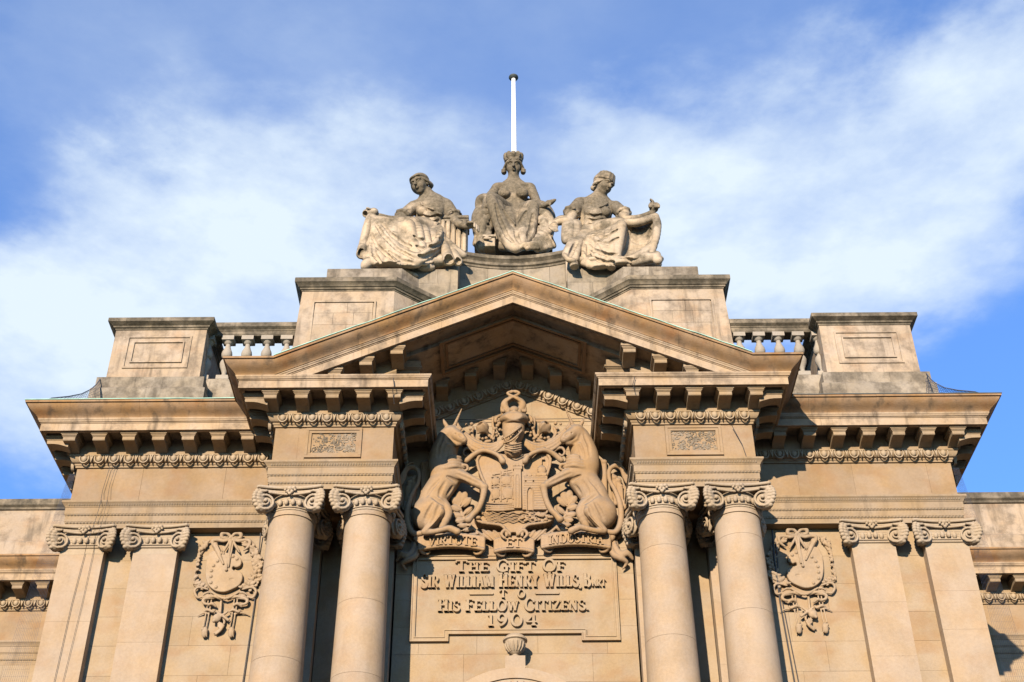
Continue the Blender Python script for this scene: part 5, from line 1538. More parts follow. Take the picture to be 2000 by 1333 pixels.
# ------------------------------------------------------------------ painters' trophies on the wing walls
def loose(o, other=None):
    """pieces that do not touch become parts of their own; crumbs go"""
    before = set(bpy.data.objects)
    for q in bpy.context.selected_objects: q.select_set(False)
    bpy.context.view_layer.objects.active = o; o.select_set(True)
    bpy.ops.mesh.separate(type='LOOSE')
    new = [q for q in bpy.data.objects if q not in before] + [o]
    new.sort(key=lambda q: -len(q.data.vertices))
    for i, q in enumerate(new):
        q.select_set(False)
        if i and len(q.data.vertices) < 70: bpy.data.objects.remove(q)
        elif i and other: q.name = other
    return new[0]
def trophy(s):
    side = 'left' if s < 0 else 'right'
    t = empty('wall_trophy', (s * 4.8, YB, 9.6), 'carved trophy of palette, brushes, leaves and ribbons on the %s wing wall' % side, 'wall carving', 'carved painting trophies')
    q = lambda px, py, d=.06: Vector((-s * at(px, py, YB - d).x, YB - d, at(px, py, YB - d).z))   # drawn for the left wall
    bx = sorted((s * 4.15, s * 5.6))
    def vol(z0=9.3, z1=12.0): return Vol((bx[0], YB - .20, z0), (bx[1], YB + .02, z1), .0085)
    mt = M['relief_pale']
    # palette
    V = vol()
    out = [(415, 1078), (432, 1080), (450, 1082), (464, 1086), (472, 1096), (470, 1106), (462, 1110), (456, 1108), (454, 1113), (462, 1118), (472, 1120), (474, 1132), (468, 1144), (455, 1152), (438, 1158), (420, 1155), (407, 1144), (402, 1128), (402, 1110), (405, 1092)]
    n_ = len(out); cs_ = []
    for i in range(n_):
        p0, p1, p2, p3 = (out[(i + j) % n_] for j in (-1, 0, 1, 2))
        for t_ in (0, .33, .67): cs_.append(tuple(.5 * (2 * p1[a] + (p2[a] - p0[a]) * t_ + (2 * p0[a] - 5 * p1[a] + 4 * p2[a] - p3[a]) * t_ ** 2 + (3 * p1[a] - p0[a] - 3 * p2[a] + p3[a]) * t_ ** 3) for a in (0, 1)))
    V.slab([(q(x, y).x, q(x, y).z) for x, y in cs_], YB - .085, YB, 0, rd=.02)
    for (x, y) in ((425, 1097), (417, 1106), (413, 1116), (412, 1127), (412, 1139), (422, 1148), (455, 1088), (463, 1093)): V.ball(q(x, y, .085), .030, .008)
    V.ell(q(452, 1132, .09), (.05, .02, .03), k=.004, mode='cut')
    V.object('palette', mt, t)
    # leafy branches on both sides
    V = vol(); rr = random.Random(4)
    for arc, sg in (([(396, 1150), (381, 1138), (376, 1116), (382, 1093), (393, 1075), (402, 1064)], -1), ([(476, 1150), (495, 1138), (503, 1116), (503, 1094), (494, 1074), (482, 1062)], 1)):
        for o in (-5, 0, 5): V.path([q(x + o, y, .02) for x, y in arc], [.03, .028, .015], .01)
        for i in range(5):
            for j in range(11):
                u = (i + j / 11) / 5 * (len(arc) - 1.001); k = int(u); f = u - k
                x = arc[k][0] + (arc[k + 1][0] - arc[k][0]) * f; y = arc[k][1] + (arc[k + 1][1] - arc[k][1]) * f
                a = rr.uniform(-1.9, 1.9) * .8 - math.pi / 2
                L_ = rr.uniform(9, 14)
                V.leaf(q(x + rr.uniform(-6, 6), y, .035), q(x + rr.uniform(-3, 3) + math.cos(a) * L_, y + math.sin(a) * L_, rr.uniform(.05, .10)), rr.uniform(.026, .036), .7, .003)
    for i in range(70):
        a = rr.uniform(0, 6.28); rx, ry = rr.uniform(56, 70), rr.uniform(42, 56)
        if -.7 < math.sin(a) < .75:
            x, y = 442 + rx * math.cos(a), 1116 + ry * math.sin(a)
            V.leaf(q(x, y, .03), q(x + 8 * math.cos(a), y + 8 * math.sin(a) - 4, .07), .03, .7, .003)
    loose(V.object('leaf_spray', mt, t))
    # bow, brushes, ribbons
    V = vol()
    V.ball(q(452, 1051, .08), .035, .01)
    for sg in (-1, 1):
        V.path([q(452, 1051, .08), q(452 + sg * 8, 1043, .09), q(452 + sg * 18, 1044, .10), q(452 + sg * 17, 1052, .09), q(452, 1053, .08)], [.022, .03, .034, .028, .02], .008)
        V.path([q(452, 1054, .07), q(452 + sg * 14, 1058, .08), q(452 + sg * 26, 1056, .08), q(452 + sg * 36, 1058, .09), q(452 + sg * 34, 1068, .08), q(452 + sg * 24, 1076, .07)], [.018, .026, .03, .032, .026, .014], .01)
        V.path([q(452 + sg * 2, 1056, .08), q(452 + sg * 10, 1070, .08), q(452 + sg * 16, 1080, .07)], [.02, .024, .01], .008)
        # rings and ties at the foot of the palette
        V.path([q(440 + sg * 34, 1152, .06), q(440 + sg * 52, 1148, .07), q(440 + sg * 60, 1156, .07), q(440 + sg * 54, 1168, .06), q(440 + sg * 44, 1166, .06)], [.015, .022, .024, .02, .014], .006)
        V.path([q(440 + sg * 6, 1172, .06), q(440 + sg * 24, 1166, .08), q(440 + sg * 42, 1172, .08), q(440 + sg * 40, 1180, .08), q(440 + sg * 24, 1182, .07)], [.018, .024, .028, .024, .018], .008)
        V.path([q(440 - sg * 20, 1162, .08), q(440, 1170, .10), q(440 + sg * 26, 1158, .08)], [.018, .02, .018], .006)
        for k in range(3):
            V.path([q(440 + sg * 20, 1160 + 5 * k, .05), q(440 + sg * 34, 1158 + 6 * k, .08), q(440 + sg * 44, 1164 + 5 * k, .05)], [.012, .02, .012], .006)
        # hanging tassels
        xa = 412 if sg < 0 else 462
        xb = 400 if sg < 0 else 452
        for o in (-3, 3): V.path([q(xa + o, 1160, .05), q((xa + xb) / 2 + o + 2, 1185, .05), q(xb + o, 1225, .05)], [.013, .013, .013], .004)
        V.path([q(xa - 6, 1184, .06), q(xa + 2, 1180, .09), q(xa + 10, 1186, .06)], [.016, .028, .016], .008)
        V.path([q(xa - 14, 1196, .05), q(xa - 6, 1192, .08), q(xa + 4, 1196, .07), q(xa + 8, 1192, .05)], [.012, .026, .022, .012], .008)
        V.path([q(xa - 4, 1200, .04), q(xa - sg * 0 + 14 * sg, 1198, .05), q(xa + 26 * sg, 1204, .03)], [.016, .014, .007], .006)
        V.ell(q(xb, 1236, .06), (.055, .05, .10), k=.01); V.ball(q(xb - 4, 1230, .08), .03, .006)
        for o in (-1, 0, 1): V.cone(q(xb + o * 3, 1234, .10), q(xb + o * 4, 1245, .07), .012, .008, .004)
    loose(V.object('ribbon', mt, t))
    V = vol()
    V.cone(q(452, 1058, .10), q(442, 1112, .10), .024, .016, .01)
    V.cone(q(449, 1060, .11), q(447, 1105, .11), .014, .014, .004)
    V.cone(q(456, 1060, .09), q(446, 1108, .11), .014, .012, .004)
    V.ball(q(442, 1114, .10), .028, .006)
    V.cone(q(420, 1066, .06), q(436, 1102, .10), .055, .018, .01)
    for o in range(5): V.cone(q(416 + 4 * o, 1064 + o, .11), q(426 + 3 * o, 1082, .11), .008, .007, .003)
    # mallet and tools at the bottom
    V.cone(q(432, 1176, .06), q(430, 1200, .08), .022, .02, .01)
    V.ell(q(424, 1208, .09), (.075, .05, .08), turn('Y', 20), k=.01)
    V.cone(q(418, 1214, .10), q(444, 1196, .10), .030, .02, .008); V.cone(q(424, 1196, .10), q(446, 1212, .10), .020, .026, .008)
    for i in range(3): V.path([q(426, 1216 + 4 * i, .06), q(436 - i * 2, 1224 + 3 * i, .09), q(422, 1236 + 2 * i, .05)], [.016, .024, .014], .006)
    V.path([q(418, 1238, .04), q(428, 1232, .06), q(438, 1218, .06), q(436, 1208, .07)], [.014, .02, .02, .016], .006)
    loose(V.object('brushes', mt, t), 'tools')
    return t
M['relief_pale'] = stone('pale_relief_stone', (.30, .212, .13), tone=.03, patch=.08, up=.6, grime=.35, grime_col=(.13, .10, .07), bump=.15)
trophy(-1); trophy(1)
print('reliefs', round(time.time() - T0, 1))
# ------------------------------------------------------------------ the seated figures on the attic
MS = M['statue']
def A(px, py, Y): return at(px, py, Y)
def frame_of(fwd, up=(0, 0, 1)):
    """right, up, front axes of a head looking along fwd"""
    f = Vector(fwd).normalized(); u = Vector(up); u = (u - f * u.dot(f)).normalized(); r = u.cross(f) * -1
    return r, u, f
def head(V, c, fwd, up, k=1.0):
    r, u, f = frame_of(fwd, up)
    c = Vector(c)
    P = lambda x, y, z: c + (r * x + f * y + u * z) * k        # x right, y forward, z up
    B3 = basis(r, f, u)
    V.ell(P(0, -.02, .05), (.185 * k, .215 * k, .21 * k), B3, k=.02)
    V.ell(P(0, .055, -.06), (.145 * k, .150 * k, .20 * k), B3, k=.05)
    V.ell(P(0, .115, -.205), (.062 * k, .055 * k, .055 * k), B3, k=.05)      # chin
    for s in (-1, 1):
        V.ell(P(s * .085, .125, -.085), (.055 * k, .05 * k, .06 * k), B3, k=.05)      # cheek
        V.ell(P(s * .070, .215, .015), (.044 * k, .035 * k, .028 * k), B3, k=.025, mode='cut')
        V.ell(P(s * .068, .178, .010), (.036 * k, .028 * k, .020 * k), B3, k=.006)
        V.path([P(s * .022, .205, .045), P(s * .07, .205, .062), P(s * .12, .165, .045)], .016 * k, .02)
        V.ell(P(s * .18, -.02, -.04), (.025 * k, .045 * k, .06 * k), B3, k=.01)       # ear
    V.path([P(0, .195, .035), P(0, .235, -.03), P(0, .262, -.070)], [.018 * k, .022 * k, .030 * k], .012)
    for s in (-1, 1): V.ball(P(s * .024, .235, -.076), .018 * k, .01)
    V.ell(P(0, .218, -.118), (.046 * k, .022 * k, .014 * k), B3, k=.008)
    V.ell(P(0, .212, -.148), (.038 * k, .022 * k, .015 * k), B3, k=.008)
    V.path([P(-.045, .224, -.132), P(0, .240, -.130), P(.045, .224, -.132)], .006 * k, .004, 'cut')
    return P
def hand(V, w, d, side, k=1.0, curl=.5, drop=(0, 0, -1), nrm=None):
    """palm from wrist w along d; four fingers that bend towards drop, thumb on side"""
    w, d = Vector(w), Vector(d).normalized(); dr = Vector(drop).normalized()
    s = Vector(side).normalized(); s = (s - d * s.dot(d)).normalized()
    c = w + d * .10 * k
    V.cone(w, c, .055 * k, .062 * k, .02)
    for i in range(4):
        o = s * (-.058 + .038 * i) * k
        L = (.085, .10, .095, .075)[i] * k
        p0 = c + o + d * .02 * k
        p1 = p0 + (d * (1 - curl * .4) + dr * curl * .4).normalized() * L
        p2 = p1 + (d * (1 - curl) + dr * curl).normalized() * L * .75
        p3 = p2 + (d * max(0, .6 - curl) + dr * curl * 1.2).normalized() * L * .55
        V.path([p0, p1, p2, p3], [.026 * k, .024 * k, .021 * k, .016 * k], .006, sub=2)
    t0 = w + d * .05 * k + s * .05 * k
    V.path([t0, t0 + (s * .6 + d * .6) * .08 * k + dr * .02 * k, t0 + (s * .45 + d) * .12 * k + dr * .05 * k], [.03 * k, .026 * k, .019 * k], .01, sub=2)
def drape(V, a, b, n, r, mid=(0, 0, 0), k=.05, ridge=.035, seed=1, sq=None, every=2):
    """cloth hung between two edge curves: n rods side by side whose ridges stand out as folds"""
    rr = random.Random(seed)
    a = [Vector(p) for p in a]; b = [Vector(p) for p in b]
    def along(c, t):
        u = t * (len(c) - 1); i = min(int(u), len(c) - 2); f = u - i
        p0, p1, p2, p3 = c[max(i - 1, 0)], c[i], c[i + 1], c[min(i + 2, len(c) - 1)]
        return .5 * ((2 * p1) + (p2 - p0) * f + (2 * p0 - 5 * p1 + 4 * p2 - p3) * f * f + (3 * p1 - p0 - 3 * p2 + p3) * f ** 3)
    for i in range(n):
        t = i / (n - 1)
        p, q = along(a, t), along(b, t)
        out = Vector((0, -ridge if i % every == 0 else ridge * .6, 0)) * rr.uniform(.7, 1.3)
        m_ = (p + q) / 2 + Vector(mid) + out
        rad = r * (rr.uniform(.9, 1.15) if i % every == 0 else .8)
        V.path([p, p.lerp(m_, .5) + Vector(mid) * .25 + out * .4, m_, m_.lerp(q, .5) + Vector(mid) * .25 + out * .4, q], [rad * .9, rad, rad, rad, rad * .9], k, sub=3, sq=sq)

# ---- centre: crowned figure on a throne
def centre():
    A = lambda px, py, Y: at(px, py, Y + .25)
    t = empty('stone_statue', (0, 22.9, 19.63), 'middle stone figure of the roof group, seated, facing forward and wearing a crown', 'statue', 'seated stone figures on the roof')
    V = Vol((-1.1, 22.3, 19.5), (1.15, 24.05, 23.7), .0145)
    YH = 23.12
    hc = A(1003, 327, YH)
    V.path([A(1003, 344, 23.17), A(1003, 360, 23.22)], [.115, .13], .05)
    head(V, hc, (0, -1, -.42), (0, 0, 1), 1.06)
    # torso
    V.path([A(1003, 370, 23.25), A(1003, 390, 23.22), A(1004, 415, 23.22)], [.28, .215, .27], .09, sq=(1.18, .72, 1))
    for s, (x, y) in ((-1, (984.5, 379)), (1, (1020, 379))):
        V.ell(A(x, y - 1, 22.98), (.145, .115, .135), k=.06)
        V.ball(A(x, y + 3, 22.88), .022, .015)
        V.path([A(1003 + s * 6, 363, 23.12), A(1003 + s * 22, 362, 23.12), A(1003 + s * 32, 366, 23.18)], [.045, .04, .05], .05)
        V.ball(A(1003 + s * 33, 369, 23.2), .125, .08)
    V.path([A(1003, 372, 22.97), A(1003, 392, 22.98)], .012, .02, 'cut')
    V.ball(A(1004, 399, 22.97), .016, .01, 'cut')
    # arm to the right, hand with a short staff
    V.path([A(1037, 371, 23.2), A(1044, 385, 23.1), A(1049, 397, 22.95)], [.115, .10, .085], .035)
    V.path([A(1052, 398, 22.95), A(1058, 404, 22.7), A(1062, 406, 22.55)], [.09, .075, .055], .03)
    hand(V, A(1062, 406, 22.55), (.5, -.8, .1), (0, .2, 1), 1.0, .7, (.2, -.3, -1))
    # arm to the left, behind the raised knee
    V.path([A(969, 371, 23.2), A(958, 384, 23.1), A(947, 394, 22.95)], [.115, .105, .09], .035)
    V.path([A(944, 394, 22.95), A(942, 402, 22.8), A(948, 408, 22.62)], [.10, .085, .07], .03)
    # thighs and shins
    V.path([A(985, 418, 23.2), A(970, 402, 22.85), A(957, 391, 22.60)], [.24, .20, .155], .08)
    V.path([A(957, 392, 22.60), A(955, 420, 22.62), A(954, 452, 22.66)], [.15, .135, .085], .05)
    V.path([A(954, 455, 22.62), A(953, 463, 22.48), A(951, 466, 22.36)], [.08, .075, .05], .03)
    for i in range(5): V.ball(A(946 + 3 * i, 466.5, 22.33 - .01 * i), .028, .012)
    V.path([A(1022, 422, 23.2), A(1034, 412, 22.9), A(1043, 407, 22.60)], [.24, .20, .155], .08)
    V.path([A(1043, 408, 22.60), A(1040, 440, 22.60), A(1034, 470, 22.60)], [.15, .135, .085], .05)
    V.path([A(1034, 474, 22.58), A(1032, 482, 22.45), A(1030, 486, 22.30)], [.08, .075, .05], .03)
    V.object('body', MS, t)
    # hair and crown
    V = Vol((-0.5, 22.9, 21.9), (0.5, 23.9, 23.9), .012)
    r, u, f = frame_of((0, -1, -.42)); P = lambda x, y, z: hc + (r * x + f * y + u * z) * 1.06
    V.ell(P(0, -.06, .07), (.215, .20, .20), basis(r, f, u), k=.01)
    for s in (-1, 1):
        for i in range(5):
            V.path([P(s * .06, .17 - .02 * i, .125 + .01 * i), P(s * .15, .12 - .04 * i, .06), P(s * .205, .03 - .03 * i, -.04), P(s * .23, -.02 - .02 * i, -.11)], [.02, .028, .035, .035], .012)
        V.ell(P(s * .215, -.0, -.115), (.065, .08, .078), k=.02)
        for i in range(3): V.path([P(s * .19, .06, -.07 - .03 * i), P(s * .225, .08, -.09 - .03 * i), P(s * .265, .03, -.08 - .03 * i)], .016, .006)
    V.object('hair', MS, t)
    V = Vol((-0.5, 22.8, 22.3), (0.5, 23.9, 24.2), .012)
    def ring(z, rad, th, n=18):
        for i in range(n):
            a, b = 2 * math.pi * i / n, 2 * math.pi * (i + 1) / n
            V.cone(P(rad * math.sin(a), -.03 + rad * math.cos(a), z), P(rad * math.sin(b), -.03 + rad * math.cos(b), z), th, k=.008)
    ring(.15, .185, .026); ring(.185, .186, .020); ring(.225, .190, .026); ring(.265, .192, .024)
    for i in range(10):
        a = 2 * math.pi * i / 10
        V.path([P(.180 * math.sin(a), -.03 + .180 * math.cos(a), .20), P(.188 * math.sin(a), -.03 + .188 * math.cos(a), .26), P(.172 * math.sin(a), -.03 + .172 * math.cos(a), .30)], [.045, .052, .042], .01)
    V.ell(P(0, -.03, .25), (.175, .175, .13), basis(r, f, u), k=.01)
    V.object('crown', MS, t)
    # robe over the knees
    V = Vol((-0.95, 22.2, 19.5), (0.95, 23.9, 22.2), .0145)
    waist = [A(972, 402, 22.9), A(990, 408, 22.85), A(1005, 410, 22.8), A(1022, 408, 22.85), A(1038, 402, 22.9)]
    for k_ in range(4):
        V.path([p + Vector((0, -.02 * k_, -.055 * k_)) for p in waist], .055 - .004 * k_, .025)
    drape(V, [A(958, 389, 22.48), A(968, 396, 22.55), A(985, 408, 22.75), A(1005, 418, 22.75), A(1030, 410, 22.65), A(1044, 404, 22.5)],
          [A(985, 470, 22.5), A(994, 480, 22.42), A(1003, 487, 22.35), A(1012, 486, 22.35), A(1022, 480, 22.42), A(1034, 468, 22.52)], 9, .105, (0, .03, 0), .07, .045, 2)
    # the hem swings in a deep curve from the left knee to the right foot
    for i in range(6):
        V.path([A(962 - i * .5, 392 + 3 * i, 22.44), A(968 + 2 * i, 425, 22.40), A(980 + 3 * i, 458, 22.38), A(1000 + 2 * i, 480 - 2 * i, 22.34), A(1024, 478 - 7 * i, 22.40)], [.05, .05, .055, .05, .04], .03)
    V.path([A(1012, 440, 22.44), A(1018, 428, 22.48), A(1028, 414, 22.46)], .04, .03); V.path([A(1006, 442, 22.44), A(994, 428, 22.48), A(982, 412, 22.5)], .04, .03)
    V.path([A(962, 402, 22.45), A(951, 404, 22.48), A(948, 410, 22.55)], [.05, .05, .04], .03)
    V.path([A(949, 388, 22.6), A(940, 392, 22.7), A(938, 404, 22.75), A(940, 412, 22.75)], [.10, .11, .10, .06], .05)
    for i in range(6): V.path([A(1018 + i * 4, 484 - (i % 2) * 3, 22.3), A(1024 + i * 4, 478, 22.28), A(1032 + i * 4, 486, 22.32)], [.035, .045, .035], .02)
    drape(V, [A(985, 472, 22.6), A(1003, 482, 22.55), A(1035, 474, 22.6)], [A(980, 485, 22.6), A(1003, 487, 22.58), A(1040, 485, 22.6)], 8, .06, (0, 0, 0), .05, .03, 8)
    for p in ([(968, 400), (976, 430), (990, 462), (1004, 476)], [(1040, 420), (1036, 450), (1030, 468)], [(1028, 414), (1016, 434), (1006, 448)], [(983, 412), (994, 430), (1006, 448)], [(1006, 450), (1010, 465), (1016, 476)]):
        fold(V, p, .036, False)
    V.object('robe', MS, t)
    # staff in the hand
    V = Vol((0.4, 22.2, 20.6), (1.2, 23.1, 21.8), .011)
    V.path([A(1049, 409, 22.6), A(1062, 403, 22.45), A(1076, 396, 22.35), A(1085, 391, 22.30)], [.035, .055, .06, .02], .01)
    V.object('staff', MS, t)
    # throne with lion-like arm rests, drapery heaps at both sides
    V = Vol((-1.15, 22.3, 19.5), (1.15, 24.4, 22), .016)
    V.box(A(1003, 440, 23.5), (.55, .3, .75), k=.05); V.box(A(1003, 470, 23.2), (.62, .45, .35), k=.04)
    for s in (-1, 1):
        X = lambda x: 1003 + s * x
        V.path([A(X(51), 404, 22.85), A(X(60), 411, 22.8), A(X(68), 425, 22.78), A(X(71), 445, 22.78)], [.13, .15, .15, .12], .05)
        V.path([A(X(50), 415, 22.6), A(X(64), 422, 22.55), A(X(72), 440, 22.55), A(X(66), 458, 22.52)], [.09, .11, .10, .08], .04)
        V.path([A(X(50), 428, 22.55), A(X(60), 438, 22.5), A(X(62), 456, 22.5)], [.07, .09, .08], .04)
        V.path([A(X(66), 450, 22.75), A(X(60), 466, 22.65), A(X(58), 482, 22.6)], [.16, .16, .17], .05)
        for j in range(4): V.path([A(X(50), 418 + 9 * j, 22.5), A(X(60), 414 + 10 * j, 22.5), A(X(70), 424 + 10 * j, 22.6)], [.03, .045, .03], .02)
        V.path([A(X(48), 446, 22.6), A(X(54), 462, 22.55), A(X(68), 462, 22.6), A(X(76), 478, 22.65)], [.06, .08, .07, .05], .03)
        V.box(A(X(63), 482, 22.8), (.15, .25, .12), k=.03)
    V.box(A(956, 478, 22.50), (.125, .13, .16), k=.01); V.box(A(956, 470, 22.48), (.15, .16, .03), k=.01)
    # folded heap right of the feet
    drape(V, [A(1040, 478, 22.4), A(1050, 462, 22.45), A(1058, 450, 22.5)], [A(1050, 489, 22.4), A(1066, 486, 22.4), A(1082, 482, 22.5)], 9, .06, (0, -.02, 0), .04, .03, 5)
    V.path([A(1086, 424, 22.6), A(1090, 446, 22.6)], .0, .0) if False else None
    V.object('throne', MS, t)
    return t
centre()

# ---- left figure: leaning woman with a large cloth, scrolls and a fluted stand
def left():
    t = empty('stone_statue', (-2.0, 22.6, 18.75), 'left-hand stone woman of the roof group, in a close cap, leaning on a fluted stand', 'statue', 'seated stone figures on the roof')
    V = Vol((-3.2, 21.6, 18.6), (-.7, 23.5, 22.4), .0145)
    hc = A(820, 361, 22.45)
    fw = (-.52, -1, -.50)
    upv = (-.12, 0, 1)
    V.path([A(832, 374, 22.55), A(839, 390, 22.62)], [.115, .135], .05)
    head(V, hc, fw, upv, 1.0)
    V.path([A(842, 400, 22.66), A(843, 420, 22.66), A(842, 446, 22.72)], [.29, .26, .28], .09, sq=(1.15, .75, 1))
    V.ball(A(812, 404, 22.62), .135, .08); V.ball(A(871, 401, 22.68), .135, .08)
    for (x, y) in ((824, 414), (855, 416)): V.ell(A(x, y, 22.42), (.13, .11, .12), k=.06)
    # her left arm (to our right) down to the stand
    V.path([A(873, 402, 22.68), A(881, 418, 22.62), A(889, 434, 22.55)], [.13, .125, .10], .04)
    V.path([A(889, 435, 22.5), A(900, 440, 22.38), A(911, 443, 22.32)], [.085, .075, .06], .03)
    hand(V, A(911, 443, 22.32), (.75, -.4, -.1), (-.2, -1, 0), 1.3, .95, (.1, -.1, -1))
    # other arm bent in her lap
    V.path([A(809, 405, 22.6), A(796, 418, 22.5), A(784, 428, 22.35)], [.13, .12, .10], .04)
    V.path([A(784, 429, 22.35), A(764, 430, 22.25), A(742, 424, 22.15), A(728, 420, 22.1)], [.095, .08, .065, .055], .03)
    hand(V, A(728, 420, 22.1), (-.8, -.3, .25), (0, -1, .2), 1.1, .8, (.2, -.4, -.7))
    # legs under the cloth
    V.path([A(845, 452, 22.7), A(820, 446, 22.4), A(797, 442, 22.15)], [.26, .22, .17], .08)
    V.path([A(797, 443, 22.15), A(808, 475, 22.15), A(818, 505, 22.2)], [.16, .14, .10], .05)
    V.path([A(858, 462, 22.7), A(840, 478, 22.35), A(828, 500, 22.2)], [.25, .2, .12], .08)
    V.path([A(760, 505, 22.05), A(746, 514, 22.0), A(738, 520, 21.95)], [.09, .08, .05], .04)
    V.object('body', MS, t)
    V = Vol((-2.9, 22.0, 21.0), (-1.3, 23.2, 22.6), .012)
    r, u, f = frame_of(fw, upv); P = lambda x, y, z: hc + (r * x + f * y + u * z)
    V.ell(P(0, -.05, .085), (.215, .235, .20), basis(r, f, u), k=.01)
    for s in (-1, 1):
        for i in range(6):
            V.path([P(s * .03, .175 - .02 * i, .125 + .012 * i), P(s * .12, .12 - .03 * i, .085), P(s * .19, .02 - .03 * i, .0), P(s * .20, -.10 - .02 * i, -.07), P(s * .11, -.20, -.12)], [.018, .026, .03, .03, .03], .010)
    V.ell(P(0, -.22, -.09), (.13, .10, .11), k=.03)
    V.path([P(-.20, .0, .10), P(-.12, .16, .145), P(0, .195, .155), P(.12, .16, .145), P(.20, .0, .10)], .022, .008)
    V.object('hair', MS, t)
    # dress on the torso with sleeves
    V = Vol((-2.8, 21.8, 19.8), (-1.0, 23.3, 21.8), .013)
    for i in range(9):
        y = 408 + 4.6 * i
        V.path([A(817 + i * .6, y - 3, 22.55), A(832, y + 1, 22.36 + .008 * i), A(850, y + 3, 22.36 + .008 * i), A(866 - i * .7, y, 22.55)], [.035, .04, .04, .035], .035)
    V.path([A(822, 396, 22.44), A(830, 408, 22.34), A(846, 414, 22.32), A(862, 420, 22.36)], .026, .02)
    for (c0, c1, r0) in ((A(873, 404, 22.66), A(886, 424, 22.58), .155), (A(808, 406, 22.6), A(786, 424, 22.42), .15)):
        V.cone(c0, c1, r0, r0 * .95, .05)
        dd = (c1 - c0).normalized(); uu = dd.cross(Vector((0, 1, 0))).normalized(); ww = dd.cross(uu)
        for j in range(10):
            a0, a1 = 2 * math.pi * j / 10, 2 * math.pi * (j + 1) / 10
            V.cone(c1 + (uu * math.cos(a0) + ww * math.sin(a0)) * r0, c1 + (uu * math.cos(a1) + ww * math.sin(a1)) * r0, .035 + .01 * (j % 2), k=.02)
    for p in ([(818, 420), (838, 426), (862, 421)], [(820, 429), (840, 436), (863, 431)], [(823, 438), (842, 445), (864, 440)], [(818, 399), (832, 409), (850, 417), (868, 424)], [(876, 408), (884, 420)], [(802, 410), (790, 420)]): fold(V, p, .024, False)
    V.object('bodice', MS, t)
    # great cloth over the knees and out to the left hand
    V = Vol((-3.35, 21.4, 18.6), (-1.0, 23.2, 20.9), .0145)
    drape(V, [A(724, 424, 22.05), A(745, 434, 22.0), A(770, 440, 22.0), A(796, 440, 21.98)],
          [A(708, 500, 22.0), A(735, 515, 21.85), A(775, 525, 21.8), A(815, 516, 21.95)], 15, .09, (-.03, .07, -.03), .06, .045, 3)
    # bowed folds that gather at the knee and sweep round
    for i in range(7):
        V.path([A(728 + 7 * i, 430 + 4 * i, 21.98), A(742 + 8 * i, 458 + 5 * i, 21.92), A(766 + 8 * i, 490 + 2 * i, 21.86), A(800 + 5 * i, 512 - 3 * i, 21.88), A(838 + 3 * i, 506 - 7 * i, 21.96), A(862, 484 - 6 * i, 22.15)], [.045, .055, .06, .055, .05, .035], .03)
    drape(V, [A(795, 436, 22.0), A(812, 440, 22.1), A(835, 448, 22.25), A(860, 458, 22.4)],
          [A(812, 512, 21.98), A(826, 514, 22.0), A(845, 508, 22.1), A(866, 488, 22.3)], 11, .08, (0, -.03, -.02), .04, .06, 4)
    V.path([A(797, 438, 21.98), A(803, 460, 21.92), A(812, 490, 21.92), A(816, 512, 21.95)], [.12, .10, .09, .07], .05)
    V.path([A(740, 428, 22.02), A(762, 434, 22.0), A(785, 433, 22.05), A(800, 432, 22.1)], [.07, .08, .09, .09], .04)
    V.path([A(735, 440, 21.95), A(760, 456, 21.9), A(784, 464, 21.92), A(800, 470, 21.92)], [.035, .05, .05, .04], .03)
    for p in ([(733, 437), (748, 460), (775, 487), (808, 505)], [(745, 436), (765, 460), (790, 478), (805, 484)], [(722, 450), (735, 480), (765, 508), (800, 520)], [(866, 466), (845, 470), (822, 470), (806, 462)],
              [(868, 473), (848, 482), (825, 487), (812, 482)], [(868, 482), (850, 494), (828, 503), (815, 500)], [(865, 492), (846, 506), (825, 514)], [(722, 435), (718, 460), (716, 490)], [(726, 470), (732, 500), (745, 515)],
              [(760, 492), (785, 510), (812, 516)]): fold(V, p, .036, False)
    V.object('robe', MS, t)
    # scrolls
    V = Vol((-3.45, 21.5, 18.8), (-2.4, 22.5, 20.6), .012)
    V.cone(A(722, 430, 22.0), A(707, 488, 22.0), .085, .10, .02); V.cone(A(708, 486, 21.97), A(706, 497, 21.92), .11, .115, .01)
    V.cone(A(706, 492, 21.90), A(705, 500, 21.82), .075, .085, .0, 'cut')
    V.cone(A(716, 418, 22.05), A(730, 416, 22.05), .095, .105, .02); V.cone(A(714, 418, 22.02), A(709, 420, 21.95), .06, .06, .0, 'cut')
    V.object('scroll', MS, t)
    V = Vol((-1.85, 21.6, 18.8), (-.75, 22.8, 20.2), .012)
    V.cone(A(866, 474, 22.25), A(877, 512, 22.0), .085, .135, .02); V.cone(A(876, 506, 22.0), A(879, 519, 21.82), .10, .115, .0, 'cut')
    V.cone(A(880, 482, 22.3), A(895, 512, 22.1), .08, .10, .02); V.cone(A(894, 508, 22.08), A(897, 518, 21.95), .06, .07, .0, 'cut')
    V.path([A(868, 468, 22.3), A(885, 486, 22.25), A(905, 500, 22.3)], [.07, .09, .08], .04)
    V.object('scroll', MS, t)
    # fluted stand and rock
    V = Vol((-1.75, 22.1, 18.9), (-.7, 23.2, 20.6), .013)
    c = A(887, 462, 22.75)
    V.box(c + Vector((0, 0, -.12)), (.30, .22, .62), k=.02)
    V.box(c + Vector((.0, -.02, .34)), (.33, .26, .04), k=.015)
    V.box(c + Vector((.0, -.02, .25)), (.33, .25, .03), k=.01)
    for i in range(5): V.path([c + Vector((-.24 + .12 * i, -.25, z)) for z in (.22, 0, -.3, -.66)], .045, .012)
    V.object('fluted_stand', MS, t)
    V = Vol((-3.2, 21.5, 18.35), (-.75, 23.6, 19.9), .018)
    rr = random.Random(9)
    V.box(Vector((-2.0, 22.85, 19.1)), (.85, .45, .5), k=.1)
